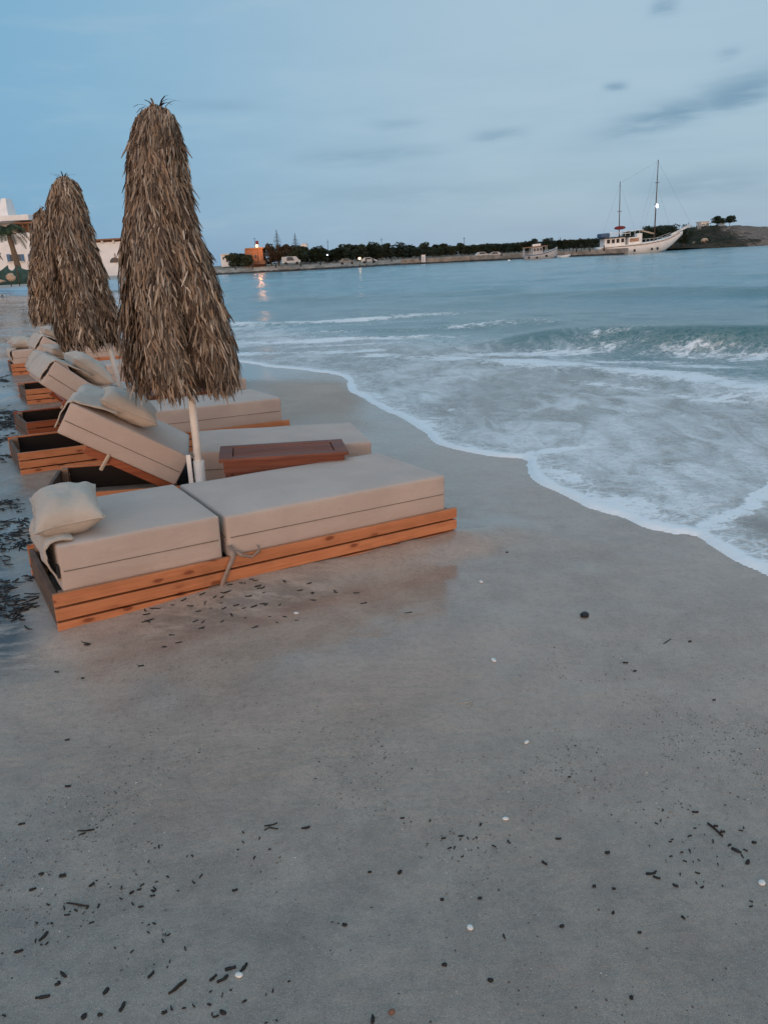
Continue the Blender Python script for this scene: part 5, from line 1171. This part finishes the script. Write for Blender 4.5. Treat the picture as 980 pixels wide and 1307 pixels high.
stone('black_stone', 'black_stone', 746, 786, 11, 'flat black stone alone on the smooth sand to the right', 'stone', .5, 1)
stone('shell', 'shell', 600, 1185, 7, 'round white pebble, largest pale spot on the lower sand', 'shell', .5, 2, 1.2)
stone('shell', 'shell', 645, 1046, 6, 'small white shell bit above the gravel band', 'shell', .5, 3)
stone('shell', 'shell', 672, 948, 5, 'tiny white shell on smooth sand below the pale reed', 'shell', .5, 4, 1.6)
stone('shell', 'shell', 630, 843, 6, 'slim white shell between the black stone and the pale reed', 'shell', .4, 5, 1.9)
stone('shell', 'shell', 305, 1246, 7, 'white shell chip amid black scraps at the lower left', 'shell', .5, 6, 1.4)
stone('shell', 'shell', 972, 1128, 7, 'white shell chip at the right edge', 'shell', .5, 7)
stone('shell', 'shell', 614, 743, 5, 'pale shell sliver below the end of the nearest lounger', 'shell', .4, 8, 1.8)
stone('shell', 'shell', 378, 783, 5, 'pale shell sliver on the sand in front of the nearest lounger', 'shell', .4, 9, 1.5)
stone('red_pebble', 'red_pebble', 500, 1293, 6, 'rusty red pebble at the bottom middle', 'pebble', .7, 10)
scr = [(55, 1196, 16, 5, 1.3), (24, 1215, 11, 4, .3), (155, 1286, 14, 6, 1.55), (135, 1266, 10, 7, 1.2), (55, 1272, 18, 5, .35), (82, 1244, 13, 6, -.5), (74, 1257, 7, 5, .2), (390, 1057, 13, 4.5, .25), (294, 1236, 15, 6, .4), (311, 1236, 15, 6, 1.0), (284, 1250, 17, 5, .7), (272, 1249, 12, 3.5, .8), (192, 1245, 11, 4, 1.2), (300, 1137, 8, 4, .2), (475, 1302, 12, 6, 1.5), (285, 1293, 10, 6, -.4), (210, 1293, 7, 5, .4), (107, 1298, 8, 7, 1.0), (128, 1296, 6, 5, 0), (440, 1181, 7, 5, 0), (472, 1114, 6, 3.5, 0), (87, 1004, 8, 4.5, .1), (28, 1052, 9, 3, .4), (53, 1116, 7, 4, .3), (42, 1136, 9, 4, .3), (117, 1130, 8, 4, .9), (80, 1118, 9, 7, .3), (195, 1144, 7, 3, .2), (168, 1140, 7, 3.5, .9), (775, 1089, 7, 6, 0), (830, 1115, 14, 5, .2), (838, 1121, 10, 4, -.5), (940, 1086, 13, 6, -.7), (953, 1101, 9, 6, .9), (695, 1102, 9, 4, -.6), (510, 1114, 8, 6, .8), (862, 1131, 8, 4, -.6), (717, 1183, 7, 6, .2), (567, 1232, 7, 6, .1), (805, 1274, 6, 6, 1), (626, 1252, 8, 6, -.2), (887, 1037, 9, 3.5, -.1), (962, 1076, 6, 5, 0), (880, 819, 5, 4, .2), (798, 846, 8, 3, -.1), (810, 857, 6, 3, .1), (911, 894, 5, 3, .3), (647, 705, 4, 3, 0), (758, 1132, 5, 5, 0), (783, 1135, 5, 4, 0), (782, 1166, 5, 4, .8), (712, 1071, 8, 3, .1), (564, 1149, 5, 5, 0), (612, 1147, 6, 4, .3), (872, 1172, 6, 4, -.9), (816, 1191, 5, 4, 0), (73, 868 - 10, 7, 3, 0), (106, 866, 5, 3, .2), (180, 850, 9, 2.5, .3), (210, 826, 7, 3, .1), (86, 945, 6, 3, .2)]
proto_ = []
GRP = 'dark scraps of seaweed scattered on the moist sand'
for k, (px, py, l_, w_, a_) in enumerate(scr): litter('seaweed_scrap', 'seaweed', px, py, l_, w_, a_, 'dark scrap of seaweed lying on the moist sand', 'seaweed', .005, .5, 40 + k, group=GRP)
rd = random.Random(12)
pm_ = [MB().loft(ribbon(.02, .006, .003, .6, k)).mesh('seaweed_scrap', 'seaweed', True) for k in range(7)]
def scatter(n, fn, s0, s1):
    k_ = 0
    while k_ < n:
        px, py = fn(); p = on_ground(px, py)
        if npnoise(np.array([p.x]), np.array([p.y]), 3.4, 71, 3)[0] < .53: continue
        k_ += 1; o = bpy.data.objects.new('seaweed_scrap', rd.choice(pm_)); C.objects.link(o); o.location = p + Vector((0, 0, .001)); o.rotation_euler = (0, 0, rd.uniform(0, 6.28)); s_ = rd.uniform(s0, s1); o.scale = (s_, s_ * rd.uniform(.7, 1.3), 1); tag(o, 'dark scrap of seaweed lying on the moist sand', 'seaweed', GRP)
def front():
    u = rd.uniform(.35, 1.15); v = -abs(rd.gauss(.05, .12)) - .02; x, y = -1.45 + u * .862 - v * -.507, 3.06 + u * .507 + v * .862
    x, y = -1.45 + u * .862 + v * -.507, 3.06 + u * .507 + v * .862
    return x, y
for _ in range(60):
    x, y = front(); 
    if _ > 40: x, y = x + .25, y - .05
    o = bpy.data.objects.new('seaweed_scrap', rd.choice(pm_)); C.objects.link(o); o.location = (x, y, gz(x, y) + .001); o.rotation_euler = (0, 0, rd.gauss(.5, .6)); s_ = rd.uniform(.6, 1.9); o.scale = (s_, s_ * .8, 1); tag(o, 'dark scrap of seaweed lying on the moist sand', 'seaweed', GRP)
scatter(75, lambda: (rd.uniform(0, 500), 1060 + 247 * rd.random()), .2, .75)
scatter(55, lambda: (rd.uniform(480, 980), rd.gauss(1110, 40)), .2, .75)
# countless: grit and crumbs in the coarse bands
rs_ = np.random.RandomState(3); b = MB(); n = 0
xs_ = rs_.uniform(-1.9, 2.2, 110000); ys_ = rs_.uniform(.95, 2.9, 110000)
dn = npnoise(xs_, ys_, 2.6, 41, 4); dn2 = npnoise(xs_, ys_, 9.0, 43, 2)
band = np.exp(-((ys_ - 1.95 - .10 * xs_) / .26) ** 2) * 1.0 + .20
keep = rs_.rand(110000) < band * np.clip((dn - .40) * 3.2, 0, 1) * np.clip(dn2 * 1.4, 0, 1) * .62
xs_, ys_ = xs_[keep], ys_[keep]; zs_ = gz_np(xs_, ys_)
V = []; F = []
for x, y, z in zip(xs_, ys_, zs_):
    r_ = .0011 + .0022 * rs_.rand() ** 3; a = rs_.rand() * 6.28; i = len(V); sx, sy, sz = r_ * (.8 + rs_.rand() * .8), r_ * (.7 + .5 * rs_.rand()), r_ * (.4 + .4 * rs_.rand()); ca, sa = math.cos(a), math.sin(a)
    for px, py, pz in ((sx, 0, 0), (0, sy, 0), (-sx, 0, 0), (0, -sy, 0), (0, 0, sz), (0, 0, -sz)): V.append((x + px * ca - py * sa, y + px * sa + py * ca, z + pz + sz * .35))
    for f in ((0, 1, 4), (1, 2, 4), (2, 3, 4), (3, 0, 4), (1, 0, 5), (2, 1, 5), (3, 2, 5), (0, 3, 5)): F.append(tuple(i + k for k in f))
me = bpy.data.meshes.new('grit'); me.from_pydata(V, [], F); me.materials.append(M['grit']); o = bpy.data.objects.new('grit', me); C.objects.link(o); setk(o, 'stuff')
# the black wrack of seaweed left of the loungers
b = MB(); tot = 0; rd = random.Random(8)
pts = np.array([(rd.uniform(-7.5, -1.2), rd.uniform(2.2, 13)) for _ in range(90000)])
u_ = (pts[:, 0] + 1.45) * .862 + (pts[:, 1] - 3.06) * .507
nz_ = npnoise(pts[:, 0] * .8 + pts[:, 1] * .35, pts[:, 1] * 1.3 - pts[:, 0] * .55, 1.5, 61, 4); nz3 = npnoise(pts[:, 0], pts[:, 1], 6, 63, 3)
dist_ = np.interp(pts[:, 1], [2.2, 3.06, 4.62, 5.9, 7.2, 9.3, 12.5], [-1.62, -1.5, -2.2, -2.9, -3.4, -4.3, -5.9]) - pts[:, 0]
ok = (dist_ > .03) & (dist_ < 1.8) & (np.random.RandomState(2).rand(len(pts)) < np.clip((nz_ - .42) * 6, 0, 1) * np.clip((nz3 - .36) * 4, 0, 1))
for (x, y) in pts[ok]:
    i = len(b.v); rr_ = ribbon(rd.uniform(.03, .09), rd.uniform(.005, .011), .004, rd.uniform(-1, 1), rd.randrange(999), 4); m_ = Matrix.Translation((x, y, gz(x, y) + rd.uniform(0, .008))) @ Matrix.Rotation(rd.gauss(-.35, .6), 4, 'Z') @ Matrix.Rotation(rd.uniform(-.15, .15), 4, 'Y')
    b.loft([[m_ @ p for p in q] for q in rr_])
o = b.obj('seaweed_wrack', 'seaweed', None, True); setk(o, 'stuff')
